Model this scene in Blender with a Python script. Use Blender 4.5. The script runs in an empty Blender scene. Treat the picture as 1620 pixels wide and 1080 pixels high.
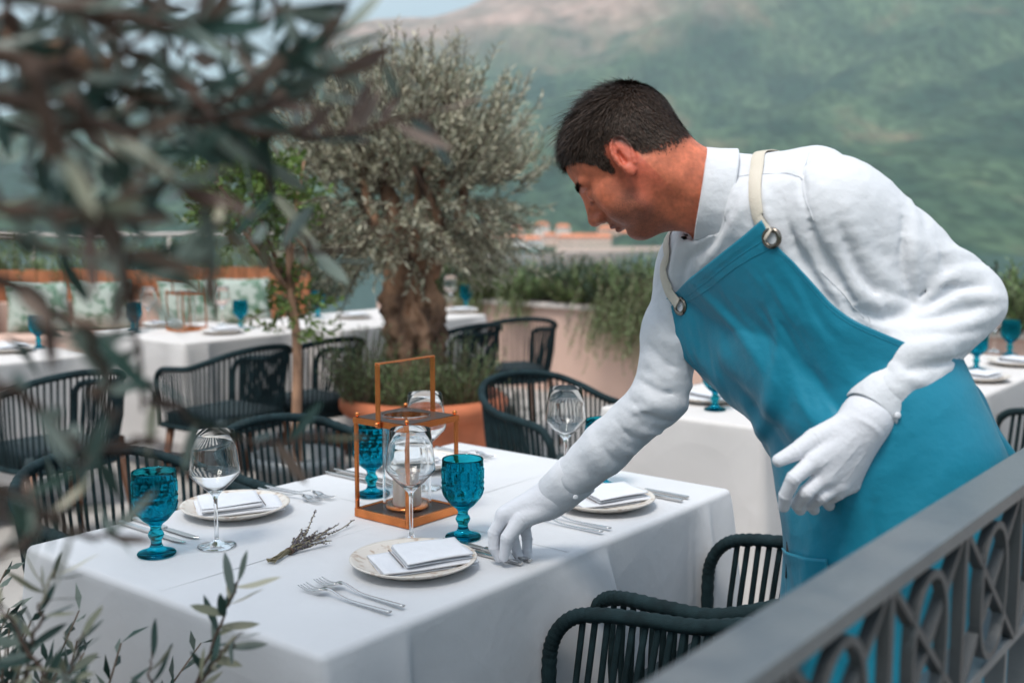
import bpy, math, random
import numpy as np
from mathutils import Vector, Matrix

scene = bpy.context.scene
COL = scene.collection
RND = random.Random(7)
NPR = np.random.default_rng(11)

# ------------------------------------------------------------------ camera
CAM_H = 1.42
FPX = 1735.0
PITCH = math.atan((540 - 339) / FPX)
cam_data = bpy.data.cameras.new('camera')
cam = bpy.data.objects.new('camera', cam_data)
COL.objects.link(cam)
cam.location = (0, 0, CAM_H)
cam.rotation_euler = (math.pi / 2 - PITCH, 0, 0)
cam_data.sensor_width = 36.0
cam_data.lens = FPX / 1620 * 36.0
cam_data.clip_start = 0.05
cam_data.clip_end = 20000
cam_data.dof.use_dof = True
cam_data.dof.focus_distance = 2.08
cam_data.dof.aperture_fstop = 2.9
cam_data.dof.aperture_blades = 0
scene.camera = cam

# ------------------------------------------------------------------ sky, sun, exposure
SUN_EL, SUN_AZ = 62.0, -152.0          # azimuth measured clockwise from the view direction (+Y)
world = bpy.data.worlds.new('World')
scene.world = world
world.use_nodes = True
wn = world.node_tree
wn.nodes.clear()
w_out = wn.nodes.new('ShaderNodeOutputWorld')
w_bg = wn.nodes.new('ShaderNodeBackground')
w_sky = wn.nodes.new('ShaderNodeTexSky')
w_sky.sky_type = 'NISHITA'
w_sky.sun_disc = False
w_sky.sun_elevation = math.radians(SUN_EL)
w_sky.sun_rotation = math.radians(SUN_AZ)
w_sky.air_density = 1.0
w_sky.dust_density = 2.0
w_sky.ozone_density = 1.2
w_mix = wn.nodes.new('ShaderNodeMixRGB')
w_mix.inputs[2].default_value = (6.5, 7.2, 8.2, 1)
w_noise = wn.nodes.new('ShaderNodeTexNoise')
w_noise.inputs['Scale'].default_value = 2.2
w_noise.inputs['Detail'].default_value = 5
w_ramp = wn.nodes.new('ShaderNodeValToRGB')
w_ramp.color_ramp.elements[0].position = 0.35
w_ramp.color_ramp.elements[0].color = (0.45, 0.45, 0.45, 1)
w_ramp.color_ramp.elements[1].position = 0.75
w_ramp.color_ramp.elements[1].color = (0.9, 0.9, 0.9, 1)
w_tc = wn.nodes.new('ShaderNodeTexCoord')
wn.links.new(w_tc.outputs['Generated'], w_noise.inputs['Vector'])
wn.links.new(w_noise.outputs['Fac'], w_ramp.inputs['Fac'])
wn.links.new(w_ramp.outputs['Color'], w_mix.inputs['Fac'])
wn.links.new(w_sky.outputs['Color'], w_mix.inputs[1])
wn.links.new(w_mix.outputs['Color'], w_bg.inputs['Color'])
wn.links.new(w_bg.outputs['Background'], w_out.inputs['Surface'])
w_bg.inputs['Strength'].default_value = 0.075

sun_data = bpy.data.lights.new('sun', 'SUN')
sun_data.energy = 1.5
sun_data.angle = math.radians(18)
sun_data.color = (1.0, 0.95, 0.88)
sun = bpy.data.objects.new('sun', sun_data)
COL.objects.link(sun)
_az, _el = math.radians(SUN_AZ), math.radians(SUN_EL)
_sd = Vector((math.sin(_az) * math.cos(_el), math.cos(_az) * math.cos(_el), math.sin(_el)))
sun.rotation_euler = _sd.to_track_quat('Z', 'Y').to_euler()
sun.location = (3, -3, 8)

vs = scene.view_settings
vs.view_transform = 'Standard'
vs.look = 'None'
vs.exposure = 1.42
vs.gamma = 1.0
vs.use_curve_mapping = False
scene.cycles.use_denoising = True
scene.cycles.max_bounces = 20
scene.cycles.transmission_bounces = 20
scene.cycles.glossy_bounces = 6
scene.cycles.diffuse_bounces = 5
scene.cycles.transparent_max_bounces = 16
scene.cycles.volume_bounces = 0
scene.cycles.sample_clamp_indirect = 6.0

# ------------------------------------------------------------------ helpers: places
def ray(x, y):
    u = (x - 810) / FPX
    v = (540 - y) / FPX
    c, s = math.cos(PITCH), math.sin(PITCH)
    return np.array([u, c + v * s, -s + v * c])
def aty(x, y, Y):
    r = ray(x, y)
    return np.array([0, 0, CAM_H]) + r * (Y / r[1])
def atz(x, y, z):
    r = ray(x, y)
    return np.array([0, 0, CAM_H]) + r * ((z - CAM_H) / r[2])
D_ANG = math.radians(51.15)                 # long direction of the tables
DV = np.array([math.cos(D_ANG), math.sin(D_ANG), 0.0])
NV = np.array([math.sin(D_ANG), -math.cos(D_ANG), 0.0])
TZ = 0.755

# ------------------------------------------------------------------ helpers: meshes and objects
class MB:
    """collects verts and faces for one mesh"""
    def __init__(s):
        s.v = []; s.f = []; s.smooth = []
    def add(s, v, f, smooth=False):
        o = len(s.v)
        s.v += [tuple(map(float, p)) for p in v]
        s.f += [tuple(i + o for i in q) for q in f]
        s.smooth += [smooth] * len(f)
        return s
    def box(s, lo, hi, M=None):
        x0, y0, z0 = lo; x1, y1, z1 = hi
        v = [(x0,y0,z0),(x1,y0,z0),(x1,y1,z0),(x0,y1,z0),(x0,y0,z1),(x1,y0,z1),(x1,y1,z1),(x0,y1,z1)]
        if M is not None: v = [tuple(M @ Vector(p)) for p in v]
        return s.add(v, [(0,3,2,1),(4,5,6,7),(0,1,5,4),(1,2,6,5),(2,3,7,6),(3,0,4,7)])
    def tube(s, pts, rad, seg=8, closed=False, cap=True, flat=None, smooth=True):
        """tube through pts; rad number or list; flat=(a,b) scales the section along (side, up)"""
        pts = [np.asarray(p, float) for p in pts]
        n = len(pts)
        if not hasattr(rad, '__len__'): rad = [rad] * n
        up = None
        rings = []
        for i in range(n):
            if closed: t = pts[(i + 1) % n] - pts[i - 1]
            else: t = pts[min(i + 1, n - 1)] - pts[max(i - 1, 0)]
            t = t / (np.linalg.norm(t) + 1e-12)
            if up is None:
                up = np.array([0, 0, 1.0]) if abs(t[2]) < 0.9 else np.array([1.0, 0, 0])
            up = up - t * (up @ t); up = up / (np.linalg.norm(up) + 1e-12)
            sd = np.cross(t, up)
            fa, fb = flat if flat else (1, 1)
            rings.append([pts[i] + rad[i] * (fa * math.cos(a) * sd + fb * math.sin(a) * up)
                          for a in np.linspace(0, 2 * math.pi, seg, endpoint=False)])
        v = [p for r in rings for p in r]
        f = []
        for i in range(n if closed else n - 1):
            j = (i + 1) % n
            for k in range(seg):
                l = (k + 1) % seg
                f.append((i*seg+k, i*seg+l, j*seg+l, j*seg+k))
        if cap and not closed:
            f.append(tuple(range(seg))[::-1]); f.append(tuple((n-1)*seg + k for k in range(seg)))
        return s.add(v, f, smooth)
    def lathe(s, prof, seg=32, mod=None, smooth=True, z0=0.0, c=(0, 0)):
        """prof list of (r,z); mod(i,ang) scales the radius"""
        v, f = [], []
        n = len(prof)
        for i, (r, z) in enumerate(prof):
            for k in range(seg):
                a = 2 * math.pi * k / seg
                rr = r * (mod(i, a) if mod else 1.0)
                v.append((c[0] + rr * math.cos(a), c[1] + rr * math.sin(a), z + z0))
        for i in range(n - 1):
            for k in range(seg):
                l = (k + 1) % seg
                f.append((i*seg+k, i*seg+l, (i+1)*seg+l, (i+1)*seg+k))
        return s.add(v, f, smooth)
    def grid(s, G, smooth=True, closeu=False):
        """G array [nu][nv][3]"""
        G = np.asarray(G, float)
        nu, nv = G.shape[:2]
        f = []
        for i in range(nu if closeu else nu - 1):
            for j in range(nv - 1):
                i2 = (i + 1) % nu
                f.append((i*nv+j, i2*nv+j, i2*nv+j+1, i*nv+j+1))
        return s.add(G.reshape(-1, 3), f, smooth)
    def prism(s, poly, z0, z1, M=None):
        n = len(poly)
        v = [(x, y, z0) for x, y in poly] + [(x, y, z1) for x, y in poly]
        if M is not None: v = [tuple(M @ Vector(p)) for p in v]
        f = [tuple(range(n))[::-1], tuple(range(n, 2*n))] + [(i, (i+1) % n, n+(i+1) % n, n+i) for i in range(n)]
        return s.add(v, f)
    def mesh(s, name):
        me = bpy.data.meshes.new(name)
        me.from_pydata(s.v, [], s.f)
        me.polygons.foreach_set('use_smooth', np.array(s.smooth, bool))
        me.update()
        return me

def link(name, data, parent=None, mat=None, loc=None, rz=None, rot=None, scale=None):
    o = bpy.data.objects.new(name, data)
    COL.objects.link(o)
    if mat is not None and data is not None and len(data.materials) == 0: data.materials.append(mat)
    if parent is not None: o.parent = parent
    if loc is not None: o.location = tuple(float(c) for c in loc)
    if rz is not None: o.rotation_euler = (0, 0, rz)
    if rot is not None: o.rotation_euler = rot
    if scale is not None: o.scale = scale if hasattr(scale, '__len__') else (scale,) * 3
    return o
def build(mb, name, mat, parent=None, **k):
    return link(name, mb.mesh(name), parent, mat, **k)
def tag(o, label=None, cat=None, group=None, kind=None):
    if label: o['label'] = label
    if cat: o['category'] = cat
    if group: o['group'] = group
    if kind: o['kind'] = kind
    return o
def thing(name, label, cat, loc=(0, 0, 0), rz=0.0, group=None):
    return tag(link(name, None, loc=loc, rz=rz), label, cat, group)
def copy_tree(o, parent=None):
    c = o.copy(); COL.objects.link(c); c.parent = parent
    for ch in o.children: copy_tree(ch, c)
    return c
def np_mesh(name, V, F, smooth=True):
    """V (n,3), F (m,3|4) arrays"""
    me = bpy.data.meshes.new(name)
    V = np.ascontiguousarray(V, np.float32); F = np.ascontiguousarray(F, np.int32)
    k = F.shape[1]
    me.vertices.add(len(V)); me.vertices.foreach_set('co', V.ravel())
    me.loops.add(F.size); me.loops.foreach_set('vertex_index', F.ravel())
    me.polygons.add(len(F))
    me.polygons.foreach_set('loop_start', np.arange(0, F.size, k, dtype=np.int32))
    me.polygons.foreach_set('loop_total', np.full(len(F), k, np.int32))
    me.polygons.foreach_set('use_smooth', np.full(len(F), smooth, bool))
    me.update(calc_edges=True)
    return me
def bevel(o, w=0.003, seg=2, ang=35):
    m = o.modifiers.new('bevel', 'BEVEL'); m.width = w; m.segments = seg
    m.limit_method = 'ANGLE'; m.angle_limit = math.radians(ang)
    return o
def spline(pts, n):
    """Catmull-Rom through pts, n samples"""
    P = np.asarray(pts, float)
    P = np.vstack([2*P[0]-P[1], P, 2*P[-1]-P[-2]])
    m = len(P) - 3
    out = []
    for t in np.linspace(0, m, n):
        i = min(int(t), m - 1); u = t - i
        a, b, c, d = P[i:i+4]
        out.append(0.5*((2*b) + (-a+c)*u + (2*a-5*b+4*c-d)*u*u + (-a+3*b-3*c+d)*u**3))
    return np.array(out)

# ------------------------------------------------------------------ materials
def mat(name, col, rough=0.6, metal=0.0, var=0.0, vscale=8.0, col2=None, bump=0.0, bscale=60.0, spec=0.5,
        detail=4.0, sss=0.0, sheen=0.0, ramp=(0.35, 0.65), stretch=None, trans=0.0, ior=1.45, coat=0.0):
    m = bpy.data.materials.new(name); m.use_nodes = True
    nt = m.node_tree; b = nt.nodes['Principled BSDF']
    b.inputs['Roughness'].default_value = rough
    b.inputs['Metallic'].default_value = metal
    b.inputs['Specular IOR Level'].default_value = spec
    b.inputs['Subsurface Weight'].default_value = sss
    if sss: b.inputs['Subsurface Radius'].default_value = (0.012, 0.004, 0.002); b.inputs['Subsurface Scale'].default_value = 1.0
    b.inputs['Sheen Weight'].default_value = sheen
    b.inputs['Transmission Weight'].default_value = trans
    b.inputs['IOR'].default_value = ior
    b.inputs['Coat Weight'].default_value = coat
    b.inputs['Base Color'].default_value = (*col, 1)
    tc = nt.nodes.new('ShaderNodeTexCoord')
    src = tc.outputs['Object']
    if stretch:
        mp = nt.nodes.new('ShaderNodeMapping'); mp.inputs['Scale'].default_value = stretch
        nt.links.new(src, mp.inputs['Vector']); src = mp.outputs['Vector']
    if var > 0 or col2:
        n = nt.nodes.new('ShaderNodeTexNoise'); n.inputs['Scale'].default_value = vscale; n.inputs['Detail'].default_value = detail
        nt.links.new(src, n.inputs['Vector'])
        r = nt.nodes.new('ShaderNodeValToRGB')
        r.color_ramp.elements[0].position, r.color_ramp.elements[1].position = ramp
        c2 = col2 if col2 else tuple(c * (1 - var) for c in col)
        c1 = col if col2 else tuple(min(1, c * (1 + var)) for c in col)
        r.color_ramp.elements[0].color = (*c2, 1); r.color_ramp.elements[1].color = (*c1, 1)
        nt.links.new(n.outputs['Fac'], r.inputs['Fac'])
        nt.links.new(r.outputs['Color'], b.inputs['Base Color'])
    if bump > 0:
        n2 = nt.nodes.new('ShaderNodeTexNoise'); n2.inputs['Scale'].default_value = bscale; n2.inputs['Detail'].default_value = 5
        nt.links.new(src, n2.inputs['Vector'])
        bp = nt.nodes.new('ShaderNodeBump'); bp.inputs['Strength'].default_value = bump; bp.inputs['Distance'].default_value = 0.01
        nt.links.new(n2.outputs['Fac'], bp.inputs['Height'])
        nt.links.new(bp.outputs['Normal'], b.inputs['Normal'])
    return m
def leaf_mat(name, top, under, rough=0.45, rnd=0.35):
    """two-sided leaf: colour varies per leaf island, underside paler"""
    m = bpy.data.materials.new(name); m.use_nodes = True
    nt = m.node_tree; b = nt.nodes['Principled BSDF']
    b.inputs['Roughness'].default_value = rough
    g = nt.nodes.new('ShaderNodeNewGeometry'); oi = nt.nodes.new('ShaderNodeObjectInfo')
    mx = nt.nodes.new('ShaderNodeMixRGB'); mx.inputs[1].default_value = (*top, 1); mx.inputs[2].default_value = (*under, 1)
    nt.links.new(g.outputs['Backfacing'], mx.inputs['Fac'])
    add = nt.nodes.new('ShaderNodeMath'); add.operation = 'ADD'
    fr = nt.nodes.new('ShaderNodeMath'); fr.operation = 'FRACT'
    nt.links.new(g.outputs['Random Per Island'], add.inputs[0]); nt.links.new(oi.outputs['Random'], add.inputs[1])
    nt.links.new(add.outputs[0], fr.inputs[0])
    mr = nt.nodes.new('ShaderNodeMapRange'); mr.inputs['To Min'].default_value = 1 - rnd; mr.inputs['To Max'].default_value = 1 + rnd
    nt.links.new(fr.outputs[0], mr.inputs['Value'])
    hs = nt.nodes.new('ShaderNodeHueSaturation')
    nt.links.new(mr.outputs[0], hs.inputs['Value']); nt.links.new(mx.outputs[0], hs.inputs['Color'])
    nt.links.new(hs.outputs[0], b.inputs['Base Color'])
    tr = nt.nodes.new('ShaderNodeBsdfTranslucent'); nt.links.new(hs.outputs[0], tr.inputs['Color'])
    ms = nt.nodes.new('ShaderNodeMixShader'); ms.inputs[0].default_value = 0.22
    out = nt.nodes['Material Output']
    nt.links.new(b.outputs[0], ms.inputs[1]); nt.links.new(tr.outputs[0], ms.inputs[2]); nt.links.new(ms.outputs[0], out.inputs['Surface'])
    return m

M = {}
M['cloth'] = mat('white_linen', (0.585, 0.59, 0.605), 0.85, var=0.03, vscale=3, bump=0.10, bscale=35, sheen=0.1, spec=0.2)
M['cloth_far'] = mat('cream_linen', (0.60, 0.57, 0.55), 0.85, var=0.03, vscale=3, bump=0.1, bscale=20, spec=0.2)
M['napkin'] = mat('napkin_cotton', (0.66, 0.67, 0.70), 0.9, var=0.03, vscale=20, bump=0.1, bscale=400, spec=0.2)
M['napkin_inner'] = mat('napkin_hem', (0.16, 0.13, 0.12), 0.9)  # dark colour standing for the shade between napkin folds
M['plate'] = mat('speckled_stoneware', (0.66, 0.61, 0.55), 0.3, col2=(0.42, 0.31, 0.23), vscale=55, ramp=(0.33, 0.47), detail=8, stretch=(1, 1, 0.2))
M['steel'] = mat('polished_steel', (0.62, 0.60, 0.58), 0.16, metal=1.0)
M['steel_dark'] = mat('brushed_steel', (0.5, 0.48, 0.46), 0.25, metal=1.0)
M['copper'] = mat('copper_frame', (0.66, 0.22, 0.07), 0.24, metal=0.9, var=0.12, vscale=30)
M['dark_wood'] = mat('dark_board', (0.045, 0.03, 0.025), 0.35, bump=0.05)
M['grommet'] = mat('dark_brass', (0.22, 0.19, 0.16), 0.25, metal=1.0)
M['candle'] = mat('candle_wax', (0.72, 0.60, 0.52), 0.5, sss=0.3)
M['green_rope'] = mat('dark_green_rope', (0.010, 0.024, 0.028), 0.7, var=0.3, vscale=25, bump=0.35, bscale=500, spec=0.2)
M['cushion'] = mat('dark_cushion', (0.025, 0.04, 0.045), 0.9, var=0.15, bump=0.2, bscale=300)
M['teak'] = mat('teak_leg', (0.16, 0.065, 0.03), 0.45, var=0.25, vscale=9, stretch=(6, 6, 0.6))
M['rail'] = mat('grey_painted_iron', (0.070, 0.085, 0.098), 0.36, col2=(0.105, 0.118, 0.125), ramp=(0.45, 0.72), detail=9, vscale=16, bump=0.10, bscale=160, spec=0.9)
M['rail_bar'] = mat('dark_painted_iron', (0.042, 0.048, 0.052), 0.42, var=0.2, vscale=14, bump=0.1, bscale=160, spec=0.7)  # rail paint made darker, the shade on the bar sides put into the colour
M['stone_pave'] = mat('grey_paving', (0.36, 0.34, 0.32), 0.7, var=0.12, vscale=3, bump=0.15, bscale=40)
M['plaster'] = mat('pink_plaster', (0.60, 0.41, 0.335), 0.85, var=0.06, vscale=2.5, bump=0.2, bscale=30)
M['capstone'] = mat('pale_cap_stone', (0.62, 0.55, 0.50), 0.7, var=0.08, vscale=6)
M['terracotta'] = mat('terracotta', (0.55, 0.165, 0.075), 0.75, var=0.16, vscale=6, bump=0.15, bscale=60)
M['soil'] = mat('potting_soil', (0.035, 0.025, 0.02), 0.95, bump=0.6, bscale=60)
M['bark'] = mat('olive_bark', (0.46, 0.26, 0.16), 0.9, col2=(0.045, 0.025, 0.018), vscale=11, bump=1.0, bscale=24, stretch=(1, 1, 0.35))
M['twig'] = mat('grey_twig', (0.12, 0.085, 0.06), 0.85, var=0.3, vscale=20)
M['twig_dark'] = mat('brown_twig', (0.075, 0.045, 0.032), 0.85, var=0.3, vscale=20)
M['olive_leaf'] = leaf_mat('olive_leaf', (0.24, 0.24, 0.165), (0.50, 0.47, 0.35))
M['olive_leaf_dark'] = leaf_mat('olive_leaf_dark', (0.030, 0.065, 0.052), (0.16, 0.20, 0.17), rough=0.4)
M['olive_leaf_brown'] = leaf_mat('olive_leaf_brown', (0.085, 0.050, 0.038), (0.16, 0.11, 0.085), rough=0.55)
M['citrus_leaf'] = leaf_mat('bright_leaf', (0.10, 0.17, 0.03), (0.15, 0.22, 0.06), rough=0.35)
M['rosemary_leaf'] = leaf_mat('rosemary_leaf', (0.12, 0.19, 0.06), (0.24, 0.32, 0.15))
M['hedge_leaf'] = leaf_mat('hedge_leaf', (0.10, 0.15, 0.045), (0.16, 0.20, 0.08))
M['hedge_leaf_dark'] = leaf_mat('dark_hedge_leaf', (0.035, 0.07, 0.035), (0.07, 0.11, 0.06))
M['fence_wood'] = mat('orange_wood', (0.46, 0.17, 0.075), 0.7, var=0.25, vscale=5, stretch=(4, 4, 0.5))
M['shirt'] = mat('white_shirt', (0.64, 0.65, 0.68), 0.85, bump=0.34, bscale=38, sheen=0.2, spec=0.25, detail=2)
M['glove'] = mat('white_glove', (0.64, 0.645, 0.68), 0.9, bump=0.10, bscale=160, sheen=0.2, spec=0.2)
M['apron'] = mat('teal_apron', (0.007, 0.195, 0.295), 0.46, var=0.05, vscale=5, bump=0.18, bscale=45, sheen=0.05, spec=0.4)
M['strap'] = mat('cream_webbing', (0.62, 0.56, 0.47), 0.85, bump=0.3, bscale=500)
M['trousers'] = mat('black_trousers', (0.015, 0.015, 0.018), 0.9, bump=0.2, bscale=40)
M['shoe'] = mat('black_shoe', (0.012, 0.012, 0.012), 0.35)
M['hair'] = mat('brown_hair', (0.038, 0.023, 0.016), 0.6, var=0.45, vscale=150, spec=0.3)
M['pen'] = mat('black_pen', (0.01, 0.01, 0.012), 0.3)
M['lavender_stem'] = mat('dried_stem', (0.22, 0.19, 0.12), 0.9, var=0.2)
M['lavender_bud'] = mat('dried_bud', (0.10, 0.085, 0.10), 0.9, var=0.4, vscale=200)
def crumple(m, scale, strength, dist=0.006):
    """adds soft creases (distorted cells) in front of the bump the material already has"""
    nt = m.node_tree; b = nt.nodes['Principled BSDF']; tc = nt.nodes.new('ShaderNodeTexCoord')
    n = nt.nodes.new('ShaderNodeTexNoise'); n.inputs['Scale'].default_value = scale*0.6; n.inputs['Detail'].default_value = 3
    nt.links.new(tc.outputs['Object'], n.inputs['Vector'])
    mx = nt.nodes.new('ShaderNodeMixRGB'); mx.blend_type = 'ADD'; mx.inputs[0].default_value = 0.12
    nt.links.new(tc.outputs['Object'], mx.inputs[1]); nt.links.new(n.outputs['Color'], mx.inputs[2])
    v = nt.nodes.new('ShaderNodeTexVoronoi'); v.feature = 'F1'; v.inputs['Scale'].default_value = scale
    nt.links.new(mx.outputs[0], v.inputs['Vector'])
    bp = nt.nodes.new('ShaderNodeBump'); bp.inputs['Strength'].default_value = strength; bp.inputs['Distance'].default_value = dist
    nt.links.new(v.outputs['Distance'], bp.inputs['Height'])
    if b.inputs['Normal'].is_linked: nt.links.new(b.inputs['Normal'].links[0].from_socket, bp.inputs['Normal'])
    nt.links.new(bp.outputs[0], b.inputs['Normal'])
crumple(M['shirt'], 15.0, 0.22, 0.010)
crumple(M['cloth'], 5.0, 0.25, 0.02)
crumple(M['cloth_far'], 5.0, 0.25, 0.02)
crumple(M['napkin'], 22.0, 0.3, 0.006)
crumple(M['apron'], 6.0, 0.35, 0.015)
crumple(M['glove'], 38.0, 0.12, 0.004)
def glass(name, col, rough=0.0, ior=1.45):
    m = bpy.data.materials.new(name); m.use_nodes = True
    nt = m.node_tree; nt.nodes.remove(nt.nodes['Principled BSDF'])
    g = nt.nodes.new('ShaderNodeBsdfGlass'); g.inputs['Color'].default_value = (*col, 1)
    g.inputs['Roughness'].default_value = rough; g.inputs['IOR'].default_value = ior
    nt.links.new(g.outputs[0], nt.nodes['Material Output'].inputs['Surface'])
    return m
M['glass'] = glass('clear_glass', (0.985, 0.99, 0.99))
M['blue_glass'] = glass('teal_glass', (0.13, 0.66, 0.74), 0.02, 1.45)
# ------------------------------------------------------------------ noise
_LAT = NPR.random((64, 64, 64)).astype(np.float32)
def vnoise(P):
    """value noise in 0..1 for points (...,3)"""
    P = np.asarray(P, np.float32)
    i = np.floor(P).astype(int); f = P - i
    f = f * f * (3 - 2 * f)
    x0, y0, z0 = [i[..., k] & 63 for k in range(3)]
    x1, y1, z1 = [(i[..., k] + 1) & 63 for k in range(3)]
    fx, fy, fz = f[..., 0], f[..., 1], f[..., 2]
    def L(a, b, t): return a + (b - a) * t
    return L(L(L(_LAT[x0,y0,z0], _LAT[x1,y0,z0], fx), L(_LAT[x0,y1,z0], _LAT[x1,y1,z0], fx), fy),
             L(L(_LAT[x0,y0,z1], _LAT[x1,y0,z1], fx), L(_LAT[x0,y1,z1], _LAT[x1,y1,z1], fx), fy), fz)
def fbm(P, oct=4):
    P = np.asarray(P, np.float32); s = 0; a = 0.5
    for k in range(oct):
        s = s + a * (vnoise(P * (2.03 ** k) + 17.3 * k) - 0.5); a *= 0.5
    return s

# ------------------------------------------------------------------ terrain: near slope, sea bed, far shore and mountain in one sheet
SEA = -21.0
def terrain_z(az, r):
    """az radians clockwise from +Y, r metres"""
    px = 810 + FPX * np.tan(np.clip(az, -1.2, 1.2))
    # ridge elevation above the horizon, as tangent of the angle
    kx = np.array([-6000, -1500, -600, 0, 300, 480, 560, 680, 740, 810, 900, 1100, 1400, 1700, 2400, 7000])
    ky = np.array([60, 70, 90, 130, 175, 250, 292, 300, 316, 352, 385, 420, 455, 480, 500, 420]) / FPX
    ridge = CAM_H + np.interp(px, kx, ky) * 3000 * 1.0
    near = np.interp(r, [0, 14, 25, 70, 110, 640, 668], [-3.2, -3.2, -9, -23, -27, -27, -20.0])
    t = np.clip((r - 668) / (3000 - 668), 0, 1.6)
    g = np.where(t < 1, 0.35 * t + 0.65 * t ** 1.6, 1 - 0.5 * (t - 1))
    zz = near + (ridge + 20) * g * (r > 660)
    X, Y = r * np.sin(az), r * np.cos(az)
    P = np.stack([X / 420, Y / 420, np.zeros_like(X)], -1)
    rough = fbm(P, 5) * 200 + np.abs(fbm(P * 1.7 + 9, 5)) * -190
    zz = zz + rough * np.clip(t * 2.2, 0, 1) * np.where(t < 1, np.clip((1.06 - t) * 3.0, 0.12, 1), 0.12)
    back = np.abs(az) > 1.35
    return np.where(back, np.where(r < 668, -3.2, -3.2), zz)
_az = np.concatenate([np.linspace(-math.pi, -0.8, 26)[:-1], np.linspace(-0.8, 0.8, 300), np.linspace(0.8, math.pi, 26)[1:]])
_rr = np.concatenate([[0.5, 6, 14, 25, 45, 70, 110, 300, 620, 640, 655], np.linspace(668, 3000, 190), np.linspace(3060, 9000, 16)])
A_, R_ = np.meshgrid(_az, _rr, indexing='ij')
Zt = terrain_z(A_, R_)
Gt = np.stack([R_ * np.sin(A_), R_ * np.cos(A_), Zt], -1)
nu, nv = A_.shape
ii, jj = np.meshgrid(np.arange(nu - 1), np.arange(nv - 1), indexing='ij')
Ft = np.stack([ii*nv+jj, ii*nv+jj+1, (ii+1)*nv+jj+1, (ii+1)*nv+jj], -1).reshape(-1, 4)

def hill_material():
    m = bpy.data.materials.new('scrub_hillside'); m.use_nodes = True
    nt = m.node_tree; b = nt.nodes['Principled BSDF']; b.inputs['Roughness'].default_value = 0.95
    b.inputs['Specular IOR Level'].default_value = 0.1
    tc = nt.nodes.new('ShaderNodeTexCoord')
    def noise(scale, detail=6, stretch=(1, 1, 1), off=0):
        mp = nt.nodes.new('ShaderNodeMapping'); mp.inputs['Scale'].default_value = stretch
        mp.inputs['Location'].default_value = (off, off * 2, 0)
        nt.links.new(tc.outputs['Object'], mp.inputs['Vector'])
        n = nt.nodes.new('ShaderNodeTexNoise'); n.inputs['Scale'].default_value = scale; n.inputs['Detail'].default_value = detail
        nt.links.new(mp.outputs[0], n.inputs['Vector']); return n.outputs['Fac']
    def ramp(fac, p0, p1, c0, c1):
        r = nt.nodes.new('ShaderNodeValToRGB'); e = r.color_ramp.elements
        e[0].position, e[1].position = p0, p1; e[0].color = (*c0, 1); e[1].color = (*c1, 1)
        nt.links.new(fac, r.inputs['Fac']); return r.outputs['Color']
    def mix(f, a, c):
        x = nt.nodes.new('ShaderNodeMixRGB'); nt.links.new(f, x.inputs[0]); nt.links.new(a, x.inputs[1]); nt.links.new(c, x.inputs[2]); return x.outputs[0]
    green0 = ramp(noise(0.010, 12, (1, 0.4, 0.6)), 0.38, 0.62, (0.018, 0.052, 0.036), (0.088, 0.140, 0.078))
    clump = ramp(noise(0.10, 8, (1, 0.35, 0.6), 3), 0.40, 0.60, (0.34, 0.42, 0.40), (1.1, 1.1, 1.05))
    mm = nt.nodes.new('ShaderNodeMixRGB'); mm.blend_type = 'MULTIPLY'; mm.inputs[0].default_value = 0.85; nt.links.new(green0, mm.inputs[1]); nt.links.new(clump, mm.inputs[2]); green = mm.outputs[0]
    bare = ramp(noise(0.02, 8, off=30), 0.3, 0.7, (0.19, 0.10, 0.07), (0.34, 0.20, 0.14))
    f1 = ramp(noise(0.010, 14, (1, 0.4, 0.7), 5), 0.57, 0.72, (0, 0, 0), (0.5, 0.5, 0.5))
    c = mix(f1, green, bare)
    # rock towards the crest, where the ground is high
    sx = nt.nodes.new('ShaderNodeSeparateXYZ'); nt.links.new(tc.outputs['Object'], sx.inputs[0])
    mr = nt.nodes.new('ShaderNodeMapRange'); mr.inputs['From Min'].default_value = 200; mr.inputs['From Max'].default_value = 420
    nt.links.new(sx.outputs['Z'], mr.inputs['Value'])
    n3 = nt.nodes.new('ShaderNodeMath'); n3.operation = 'MULTIPLY_ADD'
    nt.links.new(noise(0.009, 10, off=70), n3.inputs[0]); n3.inputs[1].default_value = 2.2; n3.inputs[2].default_value = -1.28
    ad = nt.nodes.new('ShaderNodeMath'); ad.operation = 'ADD'; ad.use_clamp = True
    nt.links.new(mr.outputs[0], ad.inputs[0]); nt.links.new(n3.outputs[0], ad.inputs[1])
    mu0 = nt.nodes.new('ShaderNodeMath'); mu0.operation = 'MULTIPLY'; mu0.use_clamp = True
    nt.links.new(ad.outputs[0], mu0.inputs[0]); nt.links.new(mr.outputs[0], mu0.inputs[1])
    mx_ = nt.nodes.new('ShaderNodeMapRange'); mx_.inputs['From Min'].default_value = 520; mx_.inputs['From Max'].default_value = 180; nt.links.new(sx.outputs['X'], mx_.inputs['Value'])
    mu = nt.nodes.new('ShaderNodeMath'); mu.operation = 'MULTIPLY'; nt.links.new(mu0.outputs[0], mu.inputs[0]); nt.links.new(mx_.outputs[0], mu.inputs[1])
    rock = ramp(noise(0.03, 8, off=11), 0.3, 0.7, (0.22, 0.13, 0.10), (0.56, 0.38, 0.31))
    c = mix(mu.outputs[0], c, rock)
    nt.links.new(c, b.inputs['Base Color'])
    bp = nt.nodes.new('ShaderNodeBump'); bp.inputs['Strength'].default_value = 1.0; bp.inputs['Distance'].default_value = 12.0
    nt.links.new(noise(0.05, 8, (1, 0.35, 0.6)), bp.inputs['Height']); nt.links.new(bp.outputs[0], b.inputs['Normal'])
    return m
terrain = link('terrain', np_mesh('terrain', Gt.reshape(-1, 3), Ft), mat=hill_material())
tag(terrain, kind='structure')

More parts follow.
